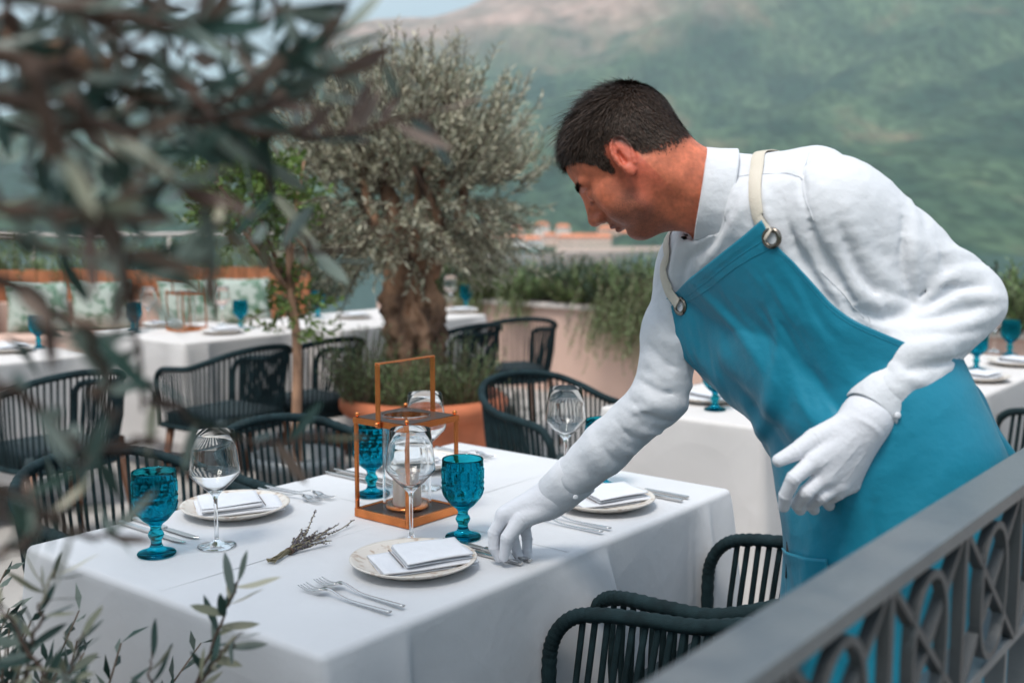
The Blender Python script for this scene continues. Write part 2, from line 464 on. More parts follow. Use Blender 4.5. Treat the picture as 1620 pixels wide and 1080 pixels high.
m_sea = mat('sea_water', (0.015, 0.05, 0.055), 0.18, bump=0.35, bscale=0.35, spec=0.5)
sea = MB()
sea.add([(-1500, 40, SEA), (1500, 40, SEA), (1500, 900, SEA), (-1500, 900, SEA)], [(0, 1, 2, 3)])
tag(build(sea, 'sea', m_sea), kind='structure')

# ------------------------------------------------------------------ haze
haze = MB(); haze.box((-9600, -9600, -40), (9600, 9600, 1200))
m_haze = bpy.data.materials.new('haze_air'); m_haze.use_nodes = True
_nt = m_haze.node_tree; _nt.nodes.remove(_nt.nodes['Principled BSDF'])
_pv = _nt.nodes.new('ShaderNodeVolumePrincipled')
_pv.inputs['Color'].default_value = (0.74, 0.94, 0.96, 1)
_pv.inputs['Density'].default_value = 0.00022
_pv.inputs['Anisotropy'].default_value = 0.0
_nt.links.new(_pv.outputs[0], _nt.nodes['Material Output'].inputs['Volume'])
ho = build(haze, 'haze', m_haze); tag(ho, kind='stuff')

# ------------------------------------------------------------------ terrace floor with stone slabs near the olive pot
def P2(d, n, z=0.0):
    p = DV * d + NV * n
    return (p[0], p[1], z)
floor = MB()
fd0, fd1, fn0, fn1 = -2.5, 11.5, -10.0, 3.2
fv = [P2(fd0, fn0, 0), P2(fd1, fn0, 0), P2(fd1, fn1, 0), P2(fd0, fn1, 0)]
fb = [(x, y, -3.4) for x, y, z in fv]
floor.add(fv + fb, [(3, 2, 1, 0), (0, 1, 5, 4), (1, 2, 6, 5), (2, 3, 7, 6), (3, 0, 4, 7)])
floor_o = tag(build(floor, 'terrace_floor', mat('mortar_joint', (0.24, 0.22, 0.205), 0.9)), kind='structure')
slab = MB(); slab.box((-0.396, -0.396, 0.0005), (0.396, 0.396, 0.006))
slab_me = slab.mesh('paving_slab'); slab_me.materials.append(M['stone_pave'])
for a in range(2, 9):
    for b in range(-8, 2):
        q = P2(a * 0.8 + 0.4, b * 0.8, 0)
        if q[1] < 2.2 or abs(q[0]) > q[1] * 0.6: continue
        o = link('paving_slab', slab_me, floor_o, loc=q, rz=D_ANG)

# ------------------------------------------------------------------ garden wall with cap stones, at the end of the terrace
wd = 6.98
wall_root = thing('garden_wall', 'low pink plastered garden wall with pale cap stones at the terrace edge', 'wall', P2(wd, 0, 0), D_ANG)
w = MB(); w.box((0, -9.0, 0), (0.28, 7.2, 0.68)); 
# local x runs along DV, local y along -NV, so n = -y
build(w, 'wall_body', M['plaster'], wall_root)
cap = MB(); cap.box((-0.04, -0.396, 0.68), (0.32, 0.396, 0.725))
cap_me = cap.mesh('cap_stone'); cap_me.materials.append(M['capstone'])
for k in range(20):
    c = link('cap_stone', cap_me, wall_root, loc=(0, -8.6 + k * 0.8, 0)); bevel(c, 0.008)

# ------------------------------------------------------------------ plank fence at the left end of the terrace, with a hand rail behind it
f0, f1 = np.array([-7.0, 8.78]), np.array([-1.95, 10.68])
fl = np.linalg.norm(f1 - f0); fang = math.atan2(*(f1 - f0)[::-1])
fence = thing('plank_fence', 'reddish orange plank fence along the left edge of the terrace', 'fence', (*f0, 0), fang)
pk = MB(); pk.box((-0.058, -0.012, 0), (0.058, 0.012, 0.93)); pk_me = pk.mesh('plank'); pk_me.materials.append(M['fence_wood'])
for k in range(int(fl / 0.122)):
    o = link('plank', pk_me, fence, loc=(0.06 + k * 0.122, RND.uniform(-0.004, 0.004), RND.uniform(-0.012, 0.0)))
tr = MB(); tr.box((0, 0.014, 0.3), (fl, 0.05, 0.36)); tr.box((0, 0.014, 0.75), (fl, 0.05, 0.81))
build(tr, 'cross_rail', M['fence_wood'], fence)
hr = thing('hand_rail', 'thin pale metal hand rail behind the hedge at the left', 'railing', (f0[0] - 0.2, f0[1] + 0.75, 0), fang)
t = MB(); t.tube([(0, 0, 1.22), (fl + 0.5, 0, 1.22)], 0.022); build(t, 'top_bar', M['capstone'], hr)
for k in range(5):
    t = MB(); t.tube([(0.3 + k * 1.25, 0, 0), (0.3 + k * 1.25, 0, 1.21)], 0.016); build(t, 'post', M['capstone'], hr)

# ------------------------------------------------------------------ town on the far shore
M_wall = [mat('house_wall_%d' % i, c, 0.9, var=0.06, vscale=0.3) for i, c in enumerate([(0.76, 0.50, 0.38), (0.84, 0.75, 0.69), (0.82, 0.60, 0.50), (0.86, 0.83, 0.80)])]
M_roof = mat('roof_tiles', (0.60, 0.20, 0.09), 0.85, var=0.2, vscale=0.4)
M_win = mat('window_glass', (0.03, 0.04, 0.05), 0.2)
houses = [  # px0, px1, eaves y, base y, distance, wall colour, storeys, label
    (770, 797, 374, 394, 690, 0, 2, 'peach house at the left end of the far town'),
    (797, 827, 376, 398, 682, 3, 2, 'white waterfront house beside the peach one across the bay'),
    (811, 830, 362, 380, 730, 2, 2, 'pinkish house above the white waterfront house across the bay'),
    (828, 857, 379, 399, 676, 3, 2, 'low white waterfront house below the tall pale house'),
    (844, 868, 357, 382, 735, 1, 3, 'tall pale house standing highest in the far town'),
    (860, 881, 373, 396, 690, 2, 2, 'narrow pink house next to the long building across the bay'),
    (883, 968, 376, 398, 684, 2, 3, 'long pink waterfront building with orange roof across the bay'),
    (880, 902, 360, 376, 745, 1, 2, 'small pale house above the left end of the long building'),
    (947, 981, 362, 384, 735, 0, 3, 'peach house above the right end of the long building'),
    (1040, 1075, 384, 397, 735, 3, 2, 'white house between the waiter\'s neck and collar across the bay'),
    (730, 765, 378, 396, 690, 1, 2, 'pale waterfront house half hidden by the olive crown'),
    (975, 1000, 368, 386, 742, 1, 2, 'pale house right of the peach one, above the quay'),
    (1000, 1030, 381, 394, 740, 0, 2, 'small house under the waiter\'s chin across the bay'),
    (1526, 1556, 386, 400, 700, 0, 2, 'orange roofed house beside the waiter\'s elbow'),
    (1562, 1608, 380, 402, 730, 2, 3, 'pink house with orange roof near the right edge of the picture'),
    (1604, 1632, 405, 420, 640, 0, 2, 'low house cut by the right edge of the picture'),
]
for (x0, x1, ye, yb, Y, wc, st, lab) in houses:
    a = aty(x0, ye, Y); b = aty(x1, ye, Y); g = aty((x0 + x1) / 2, yb, Y)
    W = b[0] - a[0]; Hh = a[2] - g[2]; Dp = min(W, 11.0)
    h = thing('house', lab, 'house', (g[0], g[1] + Dp / 2, g[2]), RND.uniform(-0.12, 0.12), 'houses across the bay')
    m = MB(); m.box((-W/2, -Dp/2, -12), (W/2, Dp/2, Hh)); build(m, 'wall', M_wall[wc], h)
    rh = 1.0 + 0.14 * min(W, Dp)
    m = MB(); e = 0.45
    rv = [(-W/2-e, -Dp/2-e, Hh+.02), (W/2+e, -Dp/2-e, Hh+.02), (W/2+e, Dp/2+e, Hh+.02), (-W/2-e, Dp/2+e, Hh+.02), (-W/2+1.5, 0, Hh+rh), (W/2-1.5, 0, Hh+rh)]
    m.add(rv, [(0, 1, 5, 4), (2, 3, 4, 5), (1, 2, 5), (3, 0, 4), (3, 2, 1, 0)]); build(m, 'roof', M_roof, h)
    ncol = max(2, int(W / 3.4)); wm = MB(); wm.box((-0.5, -0.06, -0.75), (0.5, 0.06, 0.75)); wme = wm.mesh('window'); wme.materials.append(M_win)
    for s in range(st):
        for k in range(ncol):
            link('window', wme, h, loc=(-W/2 + (k + .5) * W / ncol, -Dp/2 - 0.03, Hh * (s + 0.5) / st))
q0 = aty(880, 401, 662); q1 = aty(1100, 401, 662)
m = MB(); m.box((0, 0, -3), (q1[0] - q0[0] + 60, 6, 1.6))
tag(build(m, 'quay_wall', M_wall[2], loc=(q0[0], q0[1], SEA + 1.2)), 'long pinkish quay wall along the far water line', 'wall')
# ------------------------------------------------------------------ foliage helpers
def unit(v):
    v = np.asarray(v, float); return v / (np.linalg.norm(v, axis=-1, keepdims=True) + 1e-12)
def leaf_quads(B, Dr, ln, wd, rng=NPR):
    """one bent rhombus per leaf; B base points, Dr directions"""
    n = len(B); Dr = unit(Dr)
    rv = unit(rng.normal(size=(n, 3)))
    S = unit(np.cross(Dr, rv)); N = np.cross(S, Dr)
    ln = np.broadcast_to(ln, (n,))[:, None]; wd = np.broadcast_to(wd, (n,))[:, None]
    mid = B + Dr * ln * 0.48 + N * ln * 0.06
    V = np.stack([B, mid + S * wd * 0.5, B + Dr * ln - N * ln * 0.05, mid - S * wd * 0.5], 1).reshape(-1, 3)
    F = np.arange(4 * n).reshape(n, 4)
    return V, F
def twig_leaves(starts, dirs, lens, per, ln, wd, lift=0.35, spread=0.8, rng=NPR):
    """leaves along bending twigs. returns leaf base points, directions and the twig polylines"""
    S = np.asarray(starts, float); d = unit(np.asarray(dirs, float)); L = np.asarray(lens, float)[:, None]; n = len(S); k = 6
    p = S.copy(); pts = [p.copy()]
    for i in range(k):
        d = unit(d + np.array([0, 0, lift / k]) + rng.normal(size=(n, 3)) * 0.10)
        p = p + d * L / k; pts.append(p.copy())
    pts = np.stack(pts, 1)
    x = np.linspace(0.12, 1.0, per) * k; ix = np.minimum(x.astype(int), k - 1)
    a, b = pts[:, ix], pts[:, ix + 1]
    q = a + (b - a) * (x - ix)[None, :, None]; ax = unit(b - a); r = unit(np.cross(ax, rng.normal(size=ax.shape)))
    return q.reshape(-1, 3), (ax * (1 - spread * 0.55) + r * spread * 0.75).reshape(-1, 3), list(pts)
def stem_mesh(mb, polys, r0, r1, seg=4):
    for p in polys: mb.tube(p, list(np.linspace(r0, r1, len(p))), seg)

# ------------------------------------------------------------------ big olive tree in a terracotta pot
POT = np.array([-0.45, 5.5])
pot = thing('terracotta_pot', 'big round terracotta pot with thick rolled rim behind the table', 'pot', (*POT, 0))
pm = MB()
pm.lathe([(0.0, 0.0), (0.25, 0.0), (0.27, 0.03), (0.30, 0.16), (0.335, 0.30), (0.345, 0.315), (0.345, 0.335), (0.34, 0.345), (0.355, 0.40), (0.36, 0.415),
          (0.405, 0.43), (0.425, 0.46), (0.425, 0.49), (0.405, 0.515), (0.375, 0.515), (0.36, 0.49), (0.35, 0.42), (0.0, 0.42)], 48)
build(pm, 'pot_body', M['terracotta'], pot)
sm = MB(); sm.lathe([(0.0, 0.45), (0.35, 0.43)], 24); build(sm, 'soil', M['soil'], pot)

olive = thing('olive_tree', 'old olive tree with thick gnarled trunk and silvery crown in the pot', 'tree', (*POT, 0.44))
nr, ns = 70, 56
z = np.linspace(0, 0.86, nr)[:, None]; a = np.linspace(0, 2*np.pi, ns, endpoint=False)[None, :]
rad = np.interp(z[:, 0], [0, 0.1, 0.3, 0.5, 0.66, 0.86], [0.19, 0.155, 0.150, 0.128, 0.118, 0.09])[:, None]
tw = 1.7 * z
ca, sa = np.cos(a + 0*z), np.sin(a + 0*z)
lob = 1 + 0.10*np.sin(3*(a+tw)) + 0.07*np.sin(5*(a+tw*1.6)+1) + 0.05*np.sin(9*(a+tw*2.2)+2)
Pn = np.stack([ca*2.2, sa*2.2, z*5 + 0*a], -1)
lob = lob + 1.25*fbm(Pn*1.5, 4) - 0.34*np.clip(np.abs(fbm(Pn*2.1+5, 3))*-6+0.7, 0, 1)
cx = -0.06 + 0.03*np.sin(z*5); cy = 0.02*np.cos(z*4)
G = np.stack([cx + rad*lob*ca, cy + rad*lob*sa, z + 0*a], -1)
tm = MB(); tm.grid(np.transpose(G, (1, 0, 2)), closeu=True)
trunk = build(tm, 'trunk', M['bark'], olive)
# limbs
top = np.array([-0.04, 0.0, 0.80]); CZ = np.array([-0.06, 0.0, 1.15])
lm = MB(); limb_pts = []
rg = np.random.default_rng(5)
for k in range(13):
    az = k * 2.4 + rg.uniform(-.3, .3); el = rg.uniform(0.15, 1.25)
    e = CZ + np.array([0.42*math.cos(az)*math.cos(el), 0.42*math.sin(az)*math.cos(el), 0.36*math.sin(el) - 0.10])
    mid = (top + e) / 2 + rg.normal(size=3) * 0.06 + np.array([0, 0, -0.03])
    pp = spline([top + rg.normal(size=3)*0.03 - [0, 0, 0.1], mid, e], 10)
    limb_pts.append(pp); lm.tube(pp, list(np.linspace(0.05, 0.014, 10) * (1 + 0.15*rg.normal(size=10))), 7)
build(lm, 'limb', M['bark'], olive)
def olive_crown():
    S, Dr, L = [], [], []
    for k in range(900):
        az = rg.uniform(0, 2*np.pi); u = rg.uniform(-0.85, 1.0)
        c = math.sqrt(max(0, 1 - u*u)); q = np.array([c*math.cos(az), c*math.sin(az), u])
        rr = rg.uniform(0.45, 0.86) * (0.86 + 0.5*float(fbm(q*1.9+3, 3)))
        s = CZ + q*np.array([0.78, 0.74, 0.66])*rr + np.array([0, 0, -0.04])
        S.append(s); Dr.append(q*np.array([1, 1, 0.9]) + np.array([0, 0, 0.55 if u > -0.1 else -0.45])); L.append(rg.uniform(0.14, 0.30) + (0.12*rg.random() if u > 0.25 else 0))
    for pp in limb_pts:
        for t in range(5, 10):
            for _ in range(3):
                S.append(pp[t]); Dr.append(rg.normal(size=3) + np.array([0, 0, .3])); L.append(rg.uniform(0.12, 0.26))
    return twig_leaves(S, Dr, L, 20, 0.045, 0.011, lift=0.5, rng=rg)
B, Dd, polys = olive_crown()
V, F = leaf_quads(B, Dd, rg.uniform(0.034, 0.058, len(B)), rg.uniform(0.008, 0.013, len(B)), rg)
tag(link('crown', np_mesh('crown', V, F), olive, M['olive_leaf']), kind='stuff')
tm = MB(); stem_mesh(tm, polys, 0.0045, 0.0018, 3); tag(build(tm, 'twigs', M['twig'], olive), kind='stuff')

def herb(name, label, cat, base, R, Hh, n, material, ln=0.02, wd=0.004, per=30, lift=0.3, droop=0.0, group=None, seed=1, r0=0.3, up=1.2):
    """bushy plant of many leafy stems"""
    r = np.random.default_rng(seed)
    S, Dr, L = [], [], []
    for k in range(n):
        az = r.uniform(0, 2*np.pi); q = r.uniform(0, 1) ** 0.6
        S.append((R*r0*q*math.cos(az), R*r0*q*math.sin(az), 0.0))
        Dr.append((math.cos(az)*q*R/Hh*1.1, math.sin(az)*q*R/Hh*1.1, up - droop*2)); L.append(Hh*r.uniform(0.55, 1.1)*(1.15-0.25*q))
    B, Dd, polys = twig_leaves(S, Dr, L, per, ln, wd, lift=lift-droop, rng=r)
    V, F = leaf_quads(B, Dd, r.uniform(0.7, 1.25, len(B))*ln, wd, r)
    t = thing(name, label, cat, base, group=group)
    tag(link('foliage', np_mesh('foliage', V, F), t, material), kind='stuff')
    m = MB(); stem_mesh(m, polys, 0.004, 0.0015, 3); tag(build(m, 'stems', M['twig'], t), kind='stuff')
    return t
herb('rosemary_bush', 'rosemary bush on the right side of the olive pot', 'plant', (POT[0]+0.20, POT[1]-0.16, 0.44), 0.26, 0.36, 110, M['rosemary_leaf'], 0.026, 0.005, seed=2, group='rosemary in the olive pot')
herb('rosemary_bush', 'rosemary bush at the front of the olive pot behind the lantern handle', 'plant', (POT[0]-0.06, POT[1]-0.28, 0.44), 0.22, 0.30, 100, M['rosemary_leaf'], 0.026, 0.005, seed=3, group='rosemary in the olive pot')
herb('rosemary_bush', 'upright rosemary bush on the left side of the olive pot', 'plant', (POT[0]-0.27, POT[1]-0.16, 0.44), 0.24, 0.40, 110, M['rosemary_leaf'], 0.026, 0.005, seed=4, group='rosemary in the olive pot')
herb('floor_shrub', 'dark green feathery shrub on the floor right of the terracotta pot', 'plant', (*(atz(800, 716, 0)[:2]), 0.0), 0.20, 0.36, 90, M['hedge_leaf_dark'], 0.03, 0.006, seed=5)

# ------------------------------------------------------------------ small bright green tree left of the olive, thin stem
sp = aty(470, 700, 4.9)
citrus = thing('small_tree', 'small tree with thin brown stem and bright green leaves', 'tree', (sp[0], 4.9, 0))
m = MB(); m.tube(spline([(0, 0, 0.0), (0.0, 0, 0.45), (0.01, 0, 0.8), (-0.01, 0, 1.0), (-0.03, 0, 1.12)], 12), list(np.linspace(0.026, 0.017, 12)), 8); build(m, 'trunk', M['bark'], citrus)
rg = np.random.default_rng(9)
m = MB(); S, Dr, L = [], [], []
cc = np.array([-0.20, 0, 1.47])
for k in range(9):
    az = k*2.4; e = cc + np.array([0.26*math.cos(az), 0.2*math.sin(az), rg.uniform(-0.16, 0.2)])
    m.tube(spline([(-0.02, 0, 1.05), (np.array([-0.03, 0, 1.1])+e)/2 + rg.normal(size=3)*.03, e], 8), list(np.linspace(0.014, 0.005, 8)), 6)
build(m, 'limb', M['bark'], citrus)
for k in range(230):
    q = unit(rg.normal(size=3)); s = cc + q*np.array([0.34, 0.28, 0.25])*rg.uniform(0.3, 0.85)*(0.9+0.8*float(fbm(q*2+1, 3)))
    S.append(s); Dr.append(q + [0, 0, 0.4]); L.append(rg.uniform(0.07, 0.15))
for k in range(36):
    S.append((rg.normal()*0.05 - 0.02, rg.normal()*0.05, rg.uniform(0.85, 1.15))); Dr.append(rg.normal(size=3)+[0.2, 0, .1]); L.append(rg.uniform(0.1, 0.22))
B, Dd, polys = twig_leaves(S, Dr, L, 14, 0.04, 0.02, rng=rg)
V, F = leaf_quads(B, Dd, rg.uniform(0.03, 0.05, len(B)), rg.uniform(0.014, 0.022, len(B)), rg)
tag(link('crown', np_mesh('crown', V, F), citrus, M['citrus_leaf']), kind='stuff')
m = MB(); stem_mesh(m, polys, 0.003, 0.0015, 3); tag(build(m, 'twigs', M['twig'], citrus), kind='stuff')
cp = MB(); cp.lathe([(0, 0), (0.15, 0), (0.19, 0.28), (0.215, 0.29), (0.215, 0.34), (0.18, 0.34), (0.17, 0.28), (0, 0.28)], 32)
pt = thing('plant_pot', 'smaller dark pot of the thin stemmed tree', 'pot', (sp[0], 4.9, 0)); build(cp, 'pot_body', M['rail'], pt)
citrus.location.z = 0.03

# ------------------------------------------------------------------ hedge plants behind and over the garden wall
def wallp(n, z=0.72, off=0.15):
    p = DV*(wd + off) + NV*n; return (p[0], p[1], z)
def n_of_px(px, off=0.15):
    # where the ray at px meets the wall line (ground plan)
    u = (px - 810) / FPX
    # X = u*Y ; DV.(X,Y) = wd+off
    Y = (wd + off) / (DV[0]*u + DV[1]); return float(NV[0]*u*Y + NV[1]*Y)
kinds = ['hedge_leaf', 'hedge_leaf_dark', 'rosemary_leaf']
hs = [(700, .30, .46, 0, 'light green shrub on the wall, half hidden by the olive crown'), (752, .30, .40, 1, 'dark shrub on the wall right beside the olive crown'),
      (800, .30, .36, 0, 'light green spreading shrub on the wall right of the olive tree'), (845, .24, .34, 2, 'greyish shrub on the wall left of the pointed dark one'),
      (893, .22, .42, 1, 'pointed dark shrub in the middle of the garden wall'), (930, .26, .34, 0, 'rounded light shrub on the wall next to the trailing rosemary'),
      (975, .26, .42, 1, 'dark shrub on the wall left of the waiter\'s right arm'), (1025, .3, .46, 2, 'greyish shrub on the wall just behind the waiter\'s right arm'),
      (1560, .3, .44, 1, 'dark shrub on the wall right of the waiter\'s elbow'), (1600, .3, .38, 0, 'light shrub on the wall at the right edge of the picture'), (1650, .3, .5, 2, 'greyish shrub cut off by the right edge of the picture')]
for i, (px, R, Hh, kd, lab) in enumerate(hs):
    Hh = Hh*0.8
    herb('hedge_shrub', lab, 'shrub', wallp(n_of_px(px)), R*1.5, Hh, 120, M[kinds[kd]], 0.045, 0.014, per=26, seed=20+i, r0=0.55, group='shrubs on the garden wall')
def trailing(lab, px, wid, lng, n, seed):
    r = np.random.default_rng(seed)
    n0 = n_of_px(px, -0.06); c = np.array(wallp(n0, 0.76, -0.06)); S, Dr, L = [], [], []
    for k in range(n):
        S.append(c + NV*r.uniform(-wid, wid) + DV*r.uniform(-0.02, 0.22) + [0, 0, r.uniform(-0.02, 0.22)])
        Dr.append(-DV*r.uniform(0.4, 1.0) + NV*r.normal()*0.25 + [0, 0, 0.3]); L.append(lng*r.uniform(0.5, 1.1))
    B, Dd, polys = twig_leaves(S, Dr, L, 34, 0.03, 0.006, lift=-3.2, rng=r)
    B = B - c; V, F = leaf_quads(B, Dd, r.uniform(0.022, 0.04, len(B)), 0.008, r)
    t = thing('trailing_rosemary', lab, 'plant', c, group='plants hanging over the garden wall')
    tag(link('foliage', np_mesh('foliage', V, F), t, M['rosemary_leaf']), kind='stuff')
    m = MB(); stem_mesh(m, [p - c for p in polys], 0.004, 0.0015, 3); tag(build(m, 'stems', M['twig'], t), kind='stuff')
trailing('thick trailing rosemary hanging over the pink wall left of the waiter', 992, 0.30, 0.62, 170, 41)
trailing('thin strand of rosemary hanging over the wall by the dark chairs', 820, 0.07, 0.34, 40, 42)
trailing('trailing rosemary on the wall behind the olive trunk', 745, 0.12, 0.36, 50, 43)
# hedge behind the plank fence
fdir = np.array([math.cos(fang), math.sin(fang)])
for i in range(9):
    q = f0 + fdir * (0.9 + i * 0.58) + np.array([-fdir[1], fdir[0]]) * 0.35
    herb('hedge_shrub', ['leafy hedge shrub behind the plank fence at the far left', 'leafy hedge shrub behind the fence, second from the left', 'leafy hedge shrub behind the fence, third from the left',
         'leafy hedge shrub behind the fence, fourth from the left', 'hedge shrub in the middle of the row behind the plank fence', 'hedge shrub behind the fence, sixth from the left', 'hedge shrub behind the fence, seventh from the left',
         'hedge shrub behind the fence near the small bright tree', 'hedge shrub at the right end of the plank fence'][i], 'shrub', (q[0], q[1], 0.55), 0.42, 0.62, 90, M[kinds[(i*2) % 3]], 0.05, 0.016, per=24, seed=60+i, r0=0.6, group='shrubs behind the plank fence')
# ------------------------------------------------------------------ tables and table cloths
def cloth_mesh(Lx, Ly, drop, seed, steps=(), amp=0.016, top_amp=0.0008, corner=0.035, crease=()):
    """draped cloth over an Lx by Ly top, origin at one corner, z=0 on top"""
    r = np.random.default_rng(seed)
    rc = 0.018; step = 0.008
    loop = []   # (x, y, nx, ny, side, along, dist to nearest corner)
    def side(p, q, nrm, sid):
        L = math.dist(p, q); n = int(L / step)
        for i in range(n):
            t = (i + .5) / n; s = t * L
            loop.append((p[0] + (q[0]-p[0])*t, p[1] + (q[1]-p[1])*t, nrm[0], nrm[1], sid, s, min(s, L - s)))
    def corn(cx, cy, a0, sid):
        for i in range(1, 8):
            a = a0 + (math.pi/2) * i / 8
            loop.append((cx + rc*math.cos(a), cy + rc*math.sin(a), math.cos(a), math.sin(a), sid, 0, 0))
    side((rc, 0), (Lx - rc, 0), (0, -1), 0); corn(Lx - rc, rc, -math.pi/2, 10)
    side((Lx, rc), (Lx, Ly - rc), (1, 0), 1); corn(Lx - rc, Ly - rc, 0, 11)
    side((Lx - rc, Ly), (rc, Ly), (0, 1), 2); corn(rc, Ly - rc, math.pi/2, 12)
    side((0, Ly - rc), (0, rc), (-1, 0), 3); corn(rc, rc, math.pi, 13)
    K = np.array(loop); n = len(K)
    er = 0.014
    rows = []
    cen = np.array([Lx/2, Ly/2])
    for ins in (0.93, 0.6, 0.3, 0.12, 0.04):
        P = K[:, :2] + (cen - K[:, :2]) * ins
        zz = top_amp * (fbm(np.stack([P[:, 0]*9, P[:, 1]*9, P[:, 0]*0 + seed], -1), 3) * 4)
        rows.append(np.column_stack([P, zz]))
    for a in np.linspace(0.05, 1.0, 6):
        t = a * math.pi / 2
        rows.append(np.column_stack([K[:, :2] - K[:, 2:4]*er*(1 - math.sin(t)), np.full(n, -er*(1 - math.cos(t)))]))
    ph = np.arange(n) * step
    ph_n = np.stack([ph*3.1, ph*0 + seed*3.3, ph*0], -1)
    w1 = fbm(ph_n, 3) * 2.2; w2 = fbm(ph_n*2.6 + 4, 2) * 1.4
    cornfold = np.exp(-(K[:, 6]/0.10)**2) - 0.55*np.exp(-((K[:, 6]-0.16)/0.06)**2)
    st = np.zeros(n)
    for (sid, s0, h, wid) in steps:
        m = K[:, 4] == sid; s = K[:, 5]
        st += np.where(m & (s <= s0) & (s > s0 - wid), h*((s - s0 + wid)/wid)**1.4, 0) + np.where(m & (s > s0) & (s < s0 + 0.02), h*(1 - (s - s0)/0.02), 0)
    cr = np.zeros(n)
    for (sid, s0) in crease: cr += np.where(K[:, 4] == sid, 0.003*np.exp(-((K[:, 5] - s0)/0.010)**2), 0)
    for v in np.linspace(0.02, 1, 26):
        # soften loop-wise by depth
        o = (amp*(w1*v**0.8 + 0.5*w2*v) + corner*cornfold*v**0.7 + st*min(1, v*4.0)**0.7 + 0.02*v + cr*min(1, v*6))
        rows.append(np.column_stack([K[:, :2] + K[:, 2:4]*o[:, None], np.full(n, -er - v*(drop - er))]))
    G = np.array(rows)                       # rows x n x 3
    R = len(G); ii, jj = np.meshgrid(np.arange(R-1), np.arange(n), indexing='ij'); j2 = (jj + 1) % n
    F = np.stack([ii*n+jj, (ii+1)*n+jj, (ii+1)*n+j2, ii*n+j2], -1).reshape(-1, 4)
    me_v = G.reshape(-1, 3)
    mb = MB(); mb.v = [tuple(p) for p in me_v]; mb.f = [tuple(f) for f in F]; mb.smooth = [True]*len(F)
    mb.f.append(tuple(range(n))); mb.smooth.append(False)
    return mb
def make_table(d0, n0, Lx, Ly, lab_t, lab_c, seed, steps=(), drop=0.56, m='cloth_far', amp=0.016, corner=0.035, crease=()):
    o = P2(d0, n0, 0)
    t = thing('dining_table', lab_t, 'table', o, D_ANG, 'tables of the terrace')
    b = MB(); b.box((0.03, 0.03, TZ - 0.034), (Lx - 0.03, Ly - 0.03, TZ - 0.006)); build(b, 'tabletop', M['teak'], t)
    for x in (0.09, Lx - 0.09):
        for y in (0.09, Ly - 0.09):
            b = MB(); b.box((x - .025, y - .025, 0), (x + .025, y + .025, TZ - 0.036)); build(b, 'leg', M['teak'], t)
    c = build(cloth_mesh(Lx, Ly, drop, seed, steps, amp, corner=corner, crease=crease), 'tablecloth', M[m], loc=(o[0], o[1], TZ), rz=D_ANG)
    tag(c, lab_c, 'tablecloth', 'cloths on the terrace tables')
    return t
def TP(a, b, z=TZ, o=(1.058, -1.222)):
    p = DV*(o[0] + a) + NV*(o[1] - b); return (p[0], p[1], z)
TOP = TZ + 0.0016
make_table(1.058, -1.222, 1.32, 0.90, 'table the waiter is laying, hidden under the white cloth', 'white cloth on the table the waiter is laying', 3, ((0, 0.74, 0.050, 0.26), (0, 1.17, 0.026, 0.08), (0, 0.16, 0.028, 0.10)), drop=0.62, m='cloth', amp=0.034, corner=0.040, crease=((3, 0.43), (0, 0.66), (0, 1.10)))
cz = MB()
for (p_, q_) in (((0.66, 0.02), (0.66, 0.88)), ((0.02, 0.45), (1.30, 0.45))):
    p_, q_ = np.array(p_), np.array(q_); t_ = (q_ - p_)/np.linalg.norm(q_ - p_); w_ = np.array([-t_[1], t_[0]])*0.0035
    pts_ = [p_ + (q_ - p_)*e for e in np.linspace(0, 1, 24)]
    cz.grid(np.array([[(*(x - w_), 0.0002), (*x, 0.0010), (*(x + w_), 0.0002)] for x in pts_]))
o_ = P2(1.058, -1.222, 0)
build(cz, 'ironed_crease', M['cloth'], [o for o in bpy.data.objects if o.name == 'tablecloth'][0])
make_table(3.337, -4.871, 0.80, 0.90, 'square table under a cloth behind the left chairs, with copper lantern', 'white cloth with a long pleat on the table holding the far copper lantern', 4, ((0, 0.12, 0.03, 0.1),), corner=0.05)
make_table(1.50, -4.85, 1.33, 0.90, 'table under a cloth at the left edge of the picture', 'white cloth on the table at the left edge', 5)
make_table(4.27, -4.72, 1.32, 0.90, 'table under a cloth behind the olive trunk', 'white cloth on the table behind the olive trunk', 6)
make_table(3.127, -1.509, 0.85, 0.62, 'table under a cloth behind the waiter\'s right arm', 'beige white cloth hanging smooth behind the waiter\'s reaching arm', 7, drop=0.66, amp=0.006, corner=0.02)
make_table(4.15, -1.15, 1.32, 0.90, 'table under a cloth at the right edge of the picture', 'white cloth on the table at the right edge', 8)

